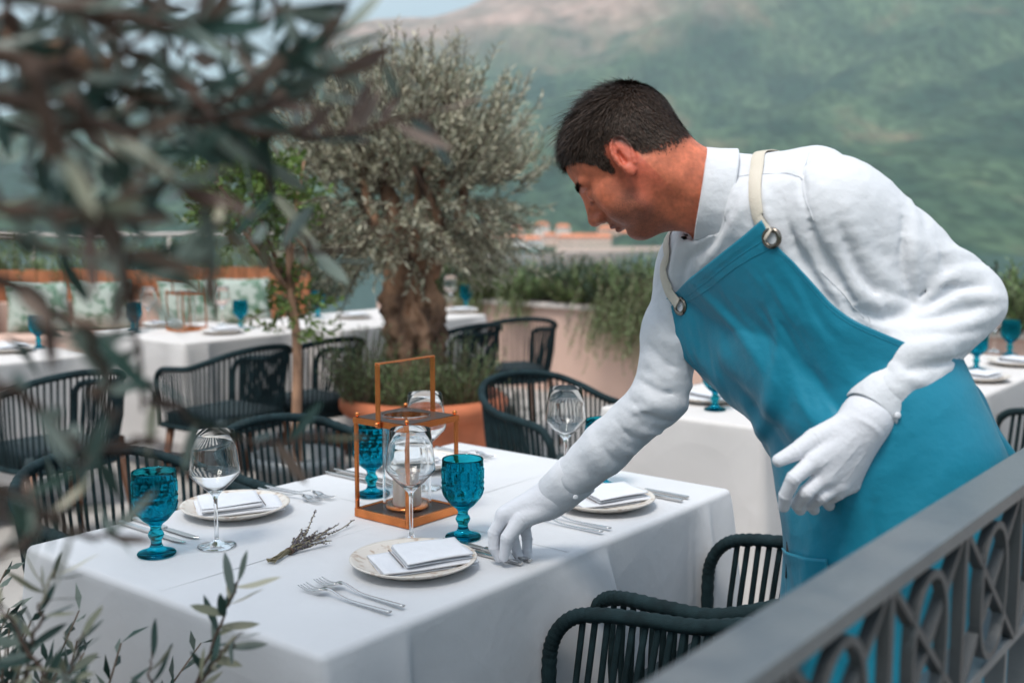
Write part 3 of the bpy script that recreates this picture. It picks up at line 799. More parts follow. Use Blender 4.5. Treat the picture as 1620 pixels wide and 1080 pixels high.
# ------------------------------------------------------------------ tableware prototypes
def plate_obj(lab, loc, rz, group=None):
    m = MB(); m.lathe([(0.0, 0.0), (0.075, 0.0), (0.078, 0.003), (0.10, 0.010), (0.119, 0.0195), (0.1205, 0.0215), (0.119, 0.0228), (0.112, 0.0205), (0.095, 0.0125), (0.075, 0.0085), (0.0, 0.0075)], 56)
    t = thing('plate', lab, 'plate', loc, rz, group); build(m, 'plate_body', M['plate'], t); return t
def napkin_obj(lab, loc, rz, seed=0, group='folded napkins'):
    t = thing('napkin', lab, 'napkin', loc, rz, group)
    r = np.random.default_rng(seed)
    def fold(W, Lw, z0, layers, th=0.0052, ph=0.0, skew=0.0):
        """serpentine folded cloth, W across, Lw along x"""
        prof = []
        for k in range(layers):
            ys = np.linspace(-W/2, W/2, 12) * (1 if k % 2 == 0 else -1)
            for y in ys: prof.append((y, z0 + k*th + 0.0009*math.sin(y*60 + k + ph)))
            if k < layers - 1:
                ye = ys[-1]; sg = np.sign(ye)
                for a in np.linspace(-1.2, 1.2, 5): prof.append((ye + sg*0.0026*math.cos(a), z0 + k*th + th/2 + 0.0026*math.sin(a)))
        xs = np.linspace(-Lw/2, Lw/2, 16)
        G = np.array([[(x + skew*y, y + 0.003*math.sin(x*25 + ph), z + 0.0016*math.sin(x*38 + y*30 + ph) * (z - z0 + 0.002)/0.012) for (y, z) in prof] for x in xs])
        mb = MB(); mb.grid(G); return mb
    a = build(fold(0.105, 0.165, 0.0035, 3, 0.0048, 0.4), 'lower_fold', M['napkin'], t)
    b = build(fold(0.098, 0.118, 0.0195, 3, 0.0052, 1.7, 0.12), 'upper_fold', M['napkin'], t, loc=(0.018, 0.002, 0), rz=0.10)
    for o in (a, b):
        s = o.modifiers.new('thickness', 'SOLIDIFY'); s.thickness = 0.0016
    t.scale = (1.12, 1.14, 0.78)
    h = MB(); h.tube([(-0.046, y, 0.0175 + 0.0005*k) for k, y in enumerate(np.linspace(-0.045, 0.045, 5))], 0.0011, 5); build(h, 'hem', M['napkin_inner'], t)  # dark strip painted in as the shaded gap below the upper fold
    return t
def goblet_proto():
    t = link('goblet', None)
    foot = [(0.0, 0.0), (0.036, 0.0), (0.0375, 0.0025), (0.036, 0.005), (0.024, 0.009), (0.0135, 0.0145), (0.0105, 0.022), (0.0105, 0.030), (0.0135, 0.0345), (0.0155, 0.040), (0.0135, 0.0455), (0.0105, 0.050), (0.0105, 0.056), (0.014, 0.062)]
    bowl = [(0.024, 0.0695), (0.033, 0.080), (0.0395, 0.093), (0.0425, 0.105), (0.0435, 0.113), (0.0445, 0.1165), (0.0435, 0.120), (0.0425, 0.128), (0.0425, 0.148), (0.0432, 0.1525), (0.0425, 0.157), (0.0425, 0.1655), (0.0415, 0.1672)]
    inner = [(0.0402, 0.1655), (0.0398, 0.150), (0.0395, 0.12), (0.0375, 0.10), (0.030, 0.083), (0.018, 0.0745), (0.0, 0.072)]
    bz = np.linspace(0.0695, 0.1655, 44); bowl = [(float(np.interp(z_, [q[1] for q in bowl], [q[0] for q in bowl])), float(z_)) for z_ in bz] + [bowl[-1]]
    prof = foot + bowl + inner; nf, nb = len(foot), len(bowl)
    def md(i, a):
        if i < nf: return 1.0
        if i < nf + nb:
            z_ = prof[i][1]
            if 0.080 < z_ < 0.111:                                   # row of pressed ovals
                e = ((z_ - 0.0955)/0.014)**2 + (math.asin(math.sin(6*a))/1.25)**2
                return 1 + (0.055 if e < 0.55 else 0.055*max(0, (1 - e)/0.45))
            if 0.123 < z_ < 0.149:                                   # row of upright panels
                e = max(abs(z_ - 0.136)/0.012, abs(math.asin(math.sin(7*a)))/1.2)
                return 1 + 0.042*min(1, max(0, (1 - e)*5))
        return 1.0
    m = MB(); m.lathe(prof, 112, md); build(m, 'goblet_body', M['blue_glass'], t); return t
def wineglass_proto():
    t = link('wine_glass', None)
    prof = [(0.0, 0.0), (0.037, 0.0), (0.0385, 0.0012), (0.036, 0.0028), (0.02, 0.0052), (0.008, 0.009), (0.0045, 0.016), (0.0038, 0.03), (0.0038, 0.075), (0.0042, 0.095), (0.006, 0.103), (0.012, 0.110), (0.030, 0.127), (0.047, 0.1445), (0.0505, 0.1505), (0.0508, 0.1545), (0.0492, 0.168), (0.0455, 0.20), (0.0412, 0.2335),
            (0.0408, 0.2342), (0.0402, 0.2335), (0.0444, 0.20), (0.0480, 0.168), (0.0496, 0.1545), (0.0492, 0.1515), (0.0455, 0.1458), (0.029, 0.1295), (0.012, 0.1145), (0.004, 0.1108), (0.0, 0.1105)]
    m = MB(); m.lathe(prof, 64); build(m, 'glass_body', M['glass'], t); return t
GOB, WIN = goblet_proto(), wineglass_proto()
_used = {}
def place(proto, lab, cat, loc, rz=0.0, group=None, sc=1.0):
    o = proto if proto.name not in _used else copy_tree(proto)
    _used[proto.name] = 1
    o.location = loc; o.rotation_euler = (0, 0, rz); o.scale = (sc,)*3
    return tag(o, lab, cat, group)
def fork_proto():
    t = link('fork', None)
    # x along the fork, tines at +x ; z profile arched
    hz = lambda x: 0.004 + 0.010*math.exp(-((x-0.045)/0.03)**2) + (0.006*((x-0.075)/0.035)**2 if x > 0.075 else 0) + (0.0015*((-x)/0.1)**2 if x < 0 else 0)
    pts = [(x, 0, hz(x)) for x in np.linspace(-0.105, 0.052, 22)]
    m = MB(); m.tube(pts, list(np.interp(np.linspace(-0.105, 0.052, 22), [-0.105, -0.08, 0.0, 0.03, 0.052], [0.0052, 0.0048, 0.0033, 0.003, 0.0034])), 8, flat=(1.0, 0.42)); build(m, 'handle', M['steel'], t)
    xs = np.linspace(0.048, 0.070, 7); hw = [0.003, 0.006, 0.009, 0.0108, 0.0114, 0.0114, 0.0112]
    m = MB(); top = [[(x, y*w, hz(x) - 0.0035 + 0.002*(abs(y)**2) + s) for s, y in [(0.0, q) for q in np.linspace(-1, 1, 7)]] for x, w in zip(xs, hw)]
    m.grid(np.array(top)); h = build(m, 'head', M['steel'], t); s = h.modifiers.new('t', 'SOLIDIFY'); s.thickness = 0.0022; s.offset = 0
    tm = MB(); tm.tube([(x, 0, hz(x) - 0.003) for x in np.linspace(0.068, 0.112, 7)], [0.0016]*5 + [0.0014, 0.0006], 6, flat=(1, 0.8)); tme = tm.mesh('tine'); tme.materials.append(M['steel'])
    for y in (-0.0096, -0.0032, 0.0032, 0.0096): link('tine', tme, t, loc=(0, y, 0.001 * (abs(y) > 0.005)))
    return t
def knife_proto():
    t = link('knife', None)
    m = MB(); m.box((-0.115, -0.0055, 0.0008), (0.005, 0.0055, 0.0072)); bevel(build(m, 'handle', M['steel'], t), 0.0016)
    m = MB(); poly = [(0.003, -0.0045), (0.02, -0.0075), (0.085, -0.0085), (0.11, -0.0045), (0.118, 0.003), (0.112, 0.0065), (0.02, 0.0065), (0.003, 0.0045)]
    m.prism(poly, 0.0022, 0.0040); bevel(build(m, 'blade', M['steel_dark'], t), 0.0006, 1); return t
FORK, KNIFE = fork_proto(), knife_proto()
YAW_B = math.atan2(-NV[1], -NV[0])          # direction of growing b

plate_obj('speckled cream plate in front of the clear wine glass, next to the waiter\'s gloved hand', TP(0.392, 0.185, TOP), 0.3, 'plates on the laid table')
plate_obj('cream plate under the waiter\'s reaching forearm', TP(0.99, 0.16, TOP), 1.1, 'plates on the laid table')
plate_obj('cream plate behind the left blue goblet', TP(0.421, 0.765, TOP), 2.2, 'plates on the laid table')
plate_obj('cream plate behind the lantern', TP(1.00, 0.76, TOP), 2.9, 'plates on the laid table')
NZ = TOP + 0.0085
napkin_obj('folded white napkin on the plate nearest the camera', TP(0.405, 0.175, NZ), 0.38, 1)
napkin_obj('folded white napkin on the plate under the waiter\'s forearm', TP(1.00, 0.16, NZ), 0.42, 2)
napkin_obj('folded white napkin on the plate behind the left goblet', TP(0.43, 0.765, NZ), 0.38 + math.pi, 3)
napkin_obj('folded white napkin on the plate behind the lantern', TP(1.00, 0.76, NZ), 0.38 + math.pi, 4)
place(GOB, 'blue glass goblet at the left corner of the laid table', 'goblet', TP(0.135, 0.636, TOP), 0.1, 'blue goblets on the laid table')
place(GOB, 'blue glass goblet right of the lantern, next to the gloved hand', 'goblet', TP(0.597, 0.241, TOP), 0.4, 'blue goblets on the laid table')
place(GOB, 'blue glass goblet standing behind the left post of the lantern', 'goblet', TP(0.721, 0.640, TOP), 0.9, 'blue goblets on the laid table')
place(GOB, 'blue glass goblet half hidden behind the waiter\'s forearm', 'goblet', TP(1.135, 0.26, TOP), 1.3, 'blue goblets on the laid table')
place(WIN, 'clear wine glass right of the left blue goblet', 'wine glass', TP(0.243, 0.590, TOP), 0, 'wine glasses on the laid table')
place(WIN, 'clear wine glass in front of the copper lantern', 'wine glass', TP(0.508, 0.303, TOP), 0, 'wine glasses on the laid table')
place(WIN, 'clear wine glass above the waiter\'s forearm', 'wine glass', TP(1.135, 0.372, TOP), 0, 'wine glasses on the laid table')
place(WIN, 'clear wine glass seen through the lantern', 'wine glass', TP(0.85, 0.585, TOP), 0, 'wine glasses on the laid table')
cut = [(FORK, 0.186, 0.148, 0.02, 'front fork of the pair at the near corner of the table', 'fork'), (FORK, 0.222, 0.150, 0.0, 'rear fork of the pair at the near corner of the table', 'fork'),
       (FORK, 0.795, 0.135, 0.02, 'front fork of the pair below the waiter\'s cuff', 'fork'), (FORK, 0.83, 0.137, 0.0, 'rear fork of the pair below the waiter\'s cuff', 'fork'),
       (KNIFE, 0.530, 0.148, 0.0, 'knife lying by the near plate, left of the gloved fingertips', 'knife'), (KNIFE, 0.559, 0.146, -0.03, 'knife under the waiter\'s gloved fingers', 'knife'),
       (KNIFE, 1.128, 0.145, 0.0, 'front knife right of the plate under the forearm', 'knife'), (KNIFE, 1.160, 0.148, 0.0, 'rear knife right of the plate under the forearm', 'knife'),
       (FORK, 0.585, 0.78, math.pi + 0.05, 'front fork of the pair behind the dried lavender', 'fork'), (FORK, 0.618, 0.785, math.pi + 0.12, 'rear fork of the pair behind the dried lavender', 'fork'),
       (KNIFE, 0.210, 0.77, math.pi, 'front knife behind the left blue goblet', 'knife'), (KNIFE, 0.245, 0.775, math.pi, 'rear knife behind the left blue goblet', 'knife'),
       (FORK, 1.165, 0.77, math.pi, 'near fork of the pair at the far corner of the table', 'fork'), (FORK, 1.20, 0.772, math.pi, 'far fork of the pair at the far corner of the table', 'fork'),
       (KNIFE, 0.80, 0.775, math.pi, 'front knife left of the lantern by the second left chair', 'knife'), (KNIFE, 0.835, 0.78, math.pi, 'rear knife left of the lantern by the second left chair', 'knife')]
for pr, a, b, dr, lab, cat in cut:
    place(pr, lab, cat, TP(a, b, TOP), YAW_B + dr, 'cutlery on the laid table')

# ------------------------------------------------------------------ copper lantern with candle
lan = thing('lantern', 'copper lantern with glass cylinder in the middle of the laid table', 'lantern', TP(0.65, 0.453, TOP), D_ANG)
h = 0.0825
m = MB()
for (lo, hi) in [((-h, -h, 0), (h, -h + .008, .019)), ((-h, h - .008, 0), (h, h, .019)), ((-h, -h + .0085, 0), (-h + .008, h - .0085, .019)), ((h - .008, -h + .0085, 0), (h, h - .0085, .019))]: m.box(lo, hi)
bevel(build(m, 'base_frame', M['copper'], lan), 0.001, 1)
m = MB(); m.box((-h + .0086, -h + .0086, 0.002), (h - .0086, h - .0086, .0165)); build(m, 'base_board', M['dark_wood'], lan)
m = MB(); m.box((-.0035, -.0035, 0.019), (.0035, .0035, .2095)); pme = m.mesh('post'); pme.materials.append(M['copper'])
m = MB(); m.lathe([(0, -.0055), (.003, -.0048), (.0055, 0), (.004, .004), (0, .0055)], 14); bme = m.mesh('finial'); bme.materials.append(M['copper'])
for sx in (-1, 1):
    for sy in (-1, 1):
        link('post', pme, lan, loc=(sx*(h - .005), sy*(h - .005), 0)); link('finial', bme, lan, loc=(sx*(h - .007), sy*(h - .007), .2285))
# top frame with round hole
def ring_plate(z0, z1, hr):
    mb = MB(); n = 48; out, inn = [], []
    for k in range(n):
        a = 2*math.pi*k/n; c, s = math.cos(a), math.sin(a); q = h / max(abs(c), abs(s))
        out.append((c*q, s*q)); inn.append((c*hr, s*hr))
    v = [(x, y, z1) for x, y in out] + [(x, y, z1) for x, y in inn] + [(x, y, z0) for x, y in out] + [(x, y, z0) for x, y in inn]
    f = []
    for k in range(n):
        l = (k+1) % n
        f += [(k, l, n+l, n+k), (2*n+l, 2*n+k, 3*n+k, 3*n+l), (2*n+k, 2*n+l, l, k), (n+k, n+l, 3*n+l, 3*n+k)]
    return mb.add(v, f)
build(ring_plate(0.2095, 0.2225, 0.0555), 'top_plate', M['copper'], lan)
m = ring_plate(0.2227, 0.2232, 0.0565); build(m, 'top_inlay', M['dark_wood'], lan, scale=(0.93, 0.93, 1.0))
m = MB(); m.lathe([(0.0517, 0.0182), (0.0519, 0.018), (0.0531, 0.018), (0.0535, 0.0185), (0.0535, 0.0195), (0.0535, 0.12), (0.0535, 0.2275), (0.0535, 0.2285), (0.0530, 0.2292), (0.0522, 0.2292), (0.0517, 0.2285), (0.0517, 0.2275), (0.0517, 0.12), (0.0517, 0.0195), (0.0517, 0.0182)], 64); build(m, 'glass_cylinder', M['glass'], lan)
hx = h + 0.003
m = MB()
m.box((-hx - .002, -.007, .208), (-hx + .0015, .007, .345)); m.box((hx - .0015, -.007, .208), (hx + .002, .007, .345)); m.box((-hx - .002, -.007, .3455), (hx + .002, .007, .349))
bevel(build(m, 'handle', M['copper'], lan, rz=0), 0.001, 1)
for sx in (-1, 1): link('finial', bme, lan, loc=(sx*(hx + .004), 0, .216))
m = MB(); m.lathe([(0, 0.017), (0.046, 0.017), (0.048, 0.021), (0.045, 0.025), (0.0, 0.025)], 40); build(m, 'candle_tray', M['copper'], lan)
cd = thing('candle', 'short pale candle inside the copper lantern', 'candle', TP(0.65, 0.453, TOP + 0.0255))
m = MB(); m.lathe([(0, 0), (0.031, 0), (0.0315, 0.002), (0.0315, 0.064), (0.029, 0.068), (0.022, 0.0665), (0.0, 0.066)], 40); build(m, 'wax', M['candle'], cd)
m = MB(); m.tube([(0, 0, .066), (0.001, 0, .072), (0.003, 0, .077)], 0.0008, 5); build(m, 'wick', M['dark_wood'], cd)

# ------------------------------------------------------------------ dried lavender bunch
p0, p1 = np.array(TP(0.238, 0.415, TOP)), np.array(TP(0.49, 0.49, TOP))
lav = thing('lavender_bunch', 'small bunch of dried lavender lying on the white cloth', 'lavender', p0)
ax = unit(p1 - p0); sd = np.array([-ax[1], ax[0], 0]); rl = np.random.default_rng(3)
stems, buds = MB(), MB()
for k in range(17):
    o = rl.uniform(-1, 1); L = rl.uniform(0.14, 0.20) if k > 3 else [0.285, 0.24, 0.22, 0.23][k]
    if k == 0: o = -0.3
    fan = o*0.045 + (0.035 if k == 1 else 0)
    pts = []
    for t in np.linspace(0, 1, 9):
        q = ax*L*t + sd*(o*0.009*(1 - 2.4*t if t < 0.42 else 0) + fan*max(0, t - 0.35)**1.3*1.8)
        q = q + np.array([0, 0, 0.002 + 0.010*abs(rl.normal())*0.3 + 0.012*t*(k % 3)/2 + (0.05*max(0, t-.45) if k == 1 else 0)])
        pts.append(q)
    pts = spline(pts, 14); stems.tube(pts, 0.0011, 5)
    L0 = 0.50
    for t in np.linspace(L0, 1.0, 16):
        x = t*13; i = min(int(x), 12); q = pts[i] + (pts[i+1]-pts[i])*(x-i)
        for _ in range(2):
            c = q + rl.normal(size=3)*0.0016; c[2] = max(c[2], 0.002); s = rl.uniform(0.0016, 0.0032)*(1.15 - 0.5*t)
            e = ax*s*1.5
            buds.add([c-e, c+sd*s, c+np.array([0, 0, s]), c-sd*s, c-np.array([0, 0, s*.6]), c+e], [(0,1,2),(0,2,3),(0,3,4),(0,4,1),(5,2,1),(5,3,2),(5,4,3),(5,1,4)], True)
build(stems, 'stem', M['lavender_stem'], lav); build(buds, 'flower_head', M['lavender_bud'], lav)
m = MB(); c = ax*0.062 + np.array([0, 0, 0.006])
for k in range(3): m.tube([c + ax*0.002*k + sd*0.009*math.cos(a) + np.array([0, 0, 0.006*math.sin(a)]) for a in np.linspace(0, 2*math.pi, 14, endpoint=False)], 0.0011, 5, closed=True)
build(m, 'string', M['twig_dark'], lav)

# ------------------------------------------------------------------ table ware on the other tables
def far_set(items):
    for (kind, px, py, lab) in items:
        q = atz(px, py, TOP); q = (q[0], q[1], TOP)
        if kind == 'g': place(GOB, lab, 'goblet', q, group='goblets on the far tables')
        elif kind == 'w': place(WIN, lab, 'wine glass', q, group='wine glasses on the far tables')
        elif kind == 'p': plate_obj(lab, q, 0.4, 'plates on the far tables'); napkin_obj(lab.replace('plate', 'folded napkin on the plate'), (q[0], q[1], TOP + 0.0085), 0.6, 5)
far_set([('g', 213, 524, 'blue goblet left of the far copper lantern'), ('g', 381, 520, 'blue goblet right of the far copper lantern'),
         ('w', 236, 517, 'wine glass left of the far copper lantern'), ('w', 352, 514, 'wine glass right of the far copper lantern'),
         ('p', 256, 516, 'plate left of the far copper lantern'), ('p', 352, 527, 'plate right of the far copper lantern'),
         ('g', 62, 550, 'blue goblet on the table at the left edge'), ('p', 14, 556, 'plate on the table at the left edge'),
         ('g', 737, 489, 'blue goblet right of the olive trunk'), ('w', 713, 489, 'wine glass right of the olive trunk'), ('p', 729, 494, 'plate right of the olive trunk'), ('g', 503, 502, 'blue goblet left of the olive trunk'), ('p', 560, 503, 'plate left of the olive trunk'),
         ('g', 1131, 648, 'blue goblet seen between the waiter\'s arm and apron'), ('p', 1120, 634, 'plate seen between the waiter\'s arm and apron'),
         ('g', 1544, 585, 'blue goblet beside the waiter\'s left forearm'), ('g', 1597, 562, 'blue goblet at the right edge of the picture'), ('w', 1572, 556, 'wine glass between the two goblets at the right'),
         ('p', 1548, 601, 'plate next to the waiter\'s apron at the right'), ('p', 1606, 577, 'plate at the right edge of the picture')])
q = atz(296, 522, TOP)
lan2 = copy_tree(lan); lan2.location = (q[0], q[1], TOP); tag(lan2, 'far copper lantern on the table behind the left chairs', 'lantern')

# ------------------------------------------------------------------ rope tub chairs
def chair_proto(detailed):
    t = link('rope_chair', None)
    half = [(.228, .250, .40), (.232, .256, .56), (.236, .248, .625), (.243, .215, .668), (.252, .16, .685), (.265, .06, .694), (.268, -.04, .704), (.245, -.145, .738), (.185, -.222, .772), (.10, -.262, .790), (0, -.275, .796)]
    full = half + [(-x, y, z) for x, y, z in half[::-1][1:]]
    path = spline(full, 260 if detailed else 90)
    n = len(path)
    rad = [0.0145 + (0.0011*math.sin(i*2.1) if detailed else 0) for i in range(n)]
    m = MB(); m.tube(path, rad, 10 if detailed else 8); build(m, 'top_rail', M['green_rope'], t)
    lh = [(.222, .245, .405), (.228, .10, .405), (.222, -.06, .405), (.19, -.15, .405), (.12, -.205, .405), (0, -.222, .405)]
    low = spline(lh + [(-x, y, z) for x, y, z in lh[::-1][1:]], 120)
    m = MB(); m.tube(np.vstack([low]), 0.013, 8); m.tube([(.222, .245, .405), (-.222, .245, .405)], 0.013, 8); build(m, 'seat_ring', M['green_rope'], t)
    # ropes between rail and ring, spaced by arc length of the rail
    seg = np.linalg.norm(np.diff(path, axis=0), axis=1); arc = np.concatenate([[0], np.cumsum(seg)])
    a0 = arc[np.argmin(np.abs(path[:n//2, 1] - .20) + (path[:n//2, 2] < .66)*9)]; a1 = arc[-1] - a0
    aw = np.concatenate([[0], np.cumsum(np.linalg.norm(np.diff(low, axis=0), axis=1))])
    cnt = 52
    joined = MB()
    for k in range(cnt):
        u = (k + .5)/cnt; A = a0 + (a1 - a0)*u
        tp = np.array([np.interp(A, arc, path[:, c]) for c in range(3)])
        lo_a = 0.03 + (aw[-1] - 0.06)*u; bt = np.array([np.interp(lo_a, aw, low[:, c]) for c in range(3)])
        mid = (tp + bt)/2; mid[:2] *= 1.015 + 0.012*math.sin(k*7.3); mid[:2] += np.array([math.sin(k*3.7), math.cos(k*5.1)])*0.0016
        mb = MB(); mb.tube([tp, mid, bt], 0.0072, 6, flat=(1.0, 0.55), cap=False)
        # orient flat side outwards: swap by using horizontal up vector (default ok)
        if detailed: build(mb, 'rope', M['green_rope'], t)
        else: joined.add(mb.v, mb.f, True)
    if not detailed: tag(build(joined, 'ropes', M['green_rope'], t), kind='stuff')
    m = MB(); m.box((-.205, -.185, .40), (.205, .235, .475)); c = build(m, 'seat_cushion', M['cushion'], t); bevel(c, 0.025, 3)
    for sx in (-1, 1):
        for sy in (-1, 1):
            m = MB(); m.tube([(sx*.195, sy*.19 + .01, .405), (sx*.245, sy*.245 + .005, 0.0)], [0.021, 0.012], 10); build(m, 'leg', M['teak'], t)
    return t
CH, CHF = chair_proto(True), chair_proto(False)
def put_chair(proto, d, n, face, lab, group, rzj=0.0):
    """face: unit direction the sitter looks to, as angle in the table frame"""
    p = P2(d, n, 0)
    o = proto if not _used.get(proto.name) else copy_tree(proto)
    _used[proto.name] = 1
    o.location = p; o.rotation_euler = (0, 0, face - math.pi/2 + rzj)
    return tag(o, lab, 'chair', group)
FB = math.atan2(-NV[1], -NV[0]); FN = math.atan2(NV[1], NV[0])      # looking into -n / +n
g = 'rope chairs around the laid table'
put_chair(CH, 1.375, -0.935, FB, 'dark green rope chair at the bottom edge, nearest the camera', g, 0.03)
put_chair(CH, 1.975, -0.945, FB, 'dark green rope chair next to the waiter\'s apron, tucked under the table', g, -0.02)
put_chair(CH, 1.50, -2.40, FN, 'dark green rope chair behind the left blue goblet', g, 0.04)
put_chair(CH, 2.09, -2.40, FN, 'dark green rope chair behind the lantern and lavender', g, -0.03)
g = 'rope chairs at the far tables'
put_chair(CHF, 3.28, -2.42, FN, 'rope chair behind the wine glass, above the waiter\'s forearm', g, -0.25)
put_chair(CHF, 3.26, -4.40, FB, 'left rope chair of the pair at the far lantern table', g, 0.05)
put_chair(CHF, 3.74, -4.38, FB, 'right rope chair of the pair at the far lantern table', g, -0.1)
put_chair(CHF, 2.30, -4.30, FB, 'rope chair at the left edge of the picture', g)
put_chair(CHF, 5.30, -4.28, FB, 'rope chair with visible wooden leg right of the olive pot', g, -0.55)
put_chair(CHF, 4.74, -4.28, FB, 'rope chair directly behind the olive pot', g, -0.1)
put_chair(CHF, 4.62, -0.90, FB, 'rope chair at the right edge behind the waiter', g)

# ------------------------------------------------------------------ bench with leafy cushions by the plank fence
b0 = f0 + np.array([-fdir[1], fdir[0]]) * -0.55
bench = thing('long_bench', 'pinkish built bench along the plank fence', 'bench', (b0[0], b0[1], 0), fang)
m = MB(); m.box((0.2, -0.28, 0), (fl - 0.5, 0.28, 0.40)); bevel(build(m, 'seat_base', M['plaster'], bench), 0.01)
m = MB(); m.box((0.2, 0.29, 0), (fl - 0.5, 0.40, 0.66)); bevel(build(m, 'back_panel', M['plaster'], bench), 0.01)
m_leafy = mat('leafy_fabric', (0.38, 0.43, 0.38), 0.85, col2=(0.12, 0.20, 0.14), vscale=11, ramp=(0.44, 0.50), detail=3)
def cushion(i, u, lab):
    nx = 14; G = []
    mb = MB()
    for sgn in (1, -1):
        g_ = []
        for a in np.linspace(-1, 1, nx):
            row = []
            for b in np.linspace(-1, 1, nx):
                th = 0.085*((1 - a**4)*(1 - b**4))**0.5
                px_ = 0.25*a*(1 - 0.05*(1-b*b)*0 ) * (1 - 0.06*(1 - abs(b))); pz = 0.22*b*(1 - 0.06*(1 - abs(a)))
                row.append((px_, sgn*th, pz + 0.22))
            g_.append(row)
        G = np.array(g_)
        mb.grid(G if sgn < 0 else G[::-1])
    c = np.array([b0[0], b0[1]]) + fdir*u + np.array([-fdir[1], fdir[0]])*0.17
    tag(build(mb, 'cushion', m_leafy, loc=(c[0], c[1], 0.405), rot=(-0.25, 0, fang)), lab, 'cushion', 'leafy cushions on the bench')
for i, (u, lab) in enumerate([(2.05, 'leafy patterned cushion at the left end of the bench'), (2.62, 'leafy patterned cushion, second from the left on the bench'), (3.2, 'leafy patterned cushion left of the far copper lantern'), (3.72, 'leafy patterned cushion behind the far copper lantern'),
                              (4.45, 'leafy patterned cushion right of the far copper lantern'), (4.95, 'leafy patterned cushion at the right end of the bench')]):
    cushion(i, u - 0.25, lab)

# ------------------------------------------------------------------ iron railing in front, with ovals and crosses
rail = thing('iron_railing', 'grey iron railing with ovals and crosses in the right foreground', 'railing', P2(0, -0.376, 0), D_ANG)
# local x along DV, local y along -NV : near face at y = -0.03
m = MB(); m.box((-0.35, -0.030, 1.064), (4.6, 0.030, 1.082)); bevel(build(m, 'top_rail', M['rail'], rail), 0.002)
m = MB(); m.box((-0.35, -0.026, 0.868), (4.6, 0.026, 0.882)); bevel(build(m, 'lower_rail', M['rail'], rail), 0.002)
m = MB(); m.box((-0.35, -0.026, 0.08), (4.6, 0.026, 0.094)); bevel(build(m, 'bottom_rail', M['rail'], rail), 0.002)
per = 0.2305; th = 0.0040; dp = 0.0065
def bar2(mb, p, q, w=th):
    """flat bar from p to q in the x-z plane, deep along y"""
    p, q = np.array(p), np.array(q); t = unit(q - p); nn = np.array([-t[1], t[0]])*w
    pl = [p + nn, q + nn, q - nn, p - nn]
    v = [(x, -dp - 0.022, z) for x, z in pl] + [(x, dp - 0.022, z) for x, z in pl]
    mb.add(v, [(0, 1, 2, 3), (7, 6, 5, 4), (0, 4, 5, 1), (1, 5, 6, 2), (2, 6, 7, 3), (3, 7, 4, 0)])
vb = MB(); bar2(vb, (0, 0.8825), (0, 1.0635), 0.0055); vme = vb.mesh('upright'); vme.materials.append(M['rail_bar'])
xa = MB(); bar2(xa, (0.010, 1.0632), (per - 0.010, 0.8828)); xme = xa.mesh('diagonal'); xme.materials.append(M['rail_bar'])
xb = MB(); bar2(xb, (0.010, 0.8828), (per - 0.010, 1.0632)); xme2 = xb.mesh('diagonal'); xme2.materials.append(M['rail_bar'])
ov = MB(); no = 44; vv, ff = [], []
for k in range(no):
    a = 2*math.pi*k/no; c, s = math.cos(a), math.sin(a)
    for rr in (1, 0):
        ex, ez = 0.056 - (0 if rr else 0.0085), 0.084 - (0 if rr else 0.0085)
        cs = abs(s)**0.8*np.sign(s)
        for y in (-dp - 0.0232, dp - 0.0232): vv.append((per/2 + ex*c, y, 0.973 + ez*cs))
for k in range(no):
    l = (k+1) % no; A, Bq = k*4, l*4
    ff += [(A, Bq, Bq+1, A+1), (A+3, Bq+3, Bq+2, A+2), (A+2, Bq+2, Bq, A), (A+1, Bq+1, Bq+3, A+3)]
ov.add(vv, ff, False); ome = ov.mesh('oval'); ome.materials.append(M['rail_bar'])
lb = MB(); lb.box((-.006, -.018, .0945), (.006, .006, .8675)); lme = lb.mesh('baluster'); lme.materials.append(M['rail'])
for k in range(-4, 16):
    x = 0.776 + k*per
    if x < -0.34 or x > 4.4: continue
    link('upright', vme, rail, loc=(x, 0, 0)); link('diagonal', xme, rail, loc=(x, 0, 0)); link('diagonal', xme2, rail, loc=(x, 0.0015, 0)); link('oval', ome, rail, loc=(x, 0, 0))
    link('baluster', lme, rail, loc=(x, 0, 0)); link('baluster', lme, rail, loc=(x + per/2, 0, 0))
for x in (-0.3, 2.0, 4.4):
    m = MB(); m.box((x - .02, -.02, 0), (x + .02, .02, 1.0638)); build(m, 'post', M['rail'], rail)
# ------------------------------------------------------------------ implicit surfaces (for the person): primitives, field, surface nets
def sd_cone(p, a, b, ra, rb):
    """tapered capsule"""
    a = np.asarray(a, np.float32); b = np.asarray(b, np.float32)
    ab = b - a; t = np.clip(((p - a) @ ab) / (ab @ ab), 0, 1)
    return np.linalg.norm(p - a - t[..., None]*ab, axis=-1) - (ra + (rb - ra)*t)
def sd_ell(p, c, r, R=None):
    q = p - np.asarray(c, np.float32)
    if R is not None: q = q @ np.asarray(R, np.float32).T
    r = np.asarray(r, np.float32)
    k0 = np.linalg.norm(q / r, axis=-1); k1 = np.linalg.norm(q / (r*r), axis=-1) + 1e-9
    return k0*(k0 - 1)/k1
def smin(a, b, k):
    if k <= 0: return np.minimum(a, b)
    h = np.clip(0.5 + 0.5*(b - a)/k, 0, 1)
    return b + (a - b)*h - k*h*(1 - h)
def smax(a, b, k): return -smin(-a, -b, k)
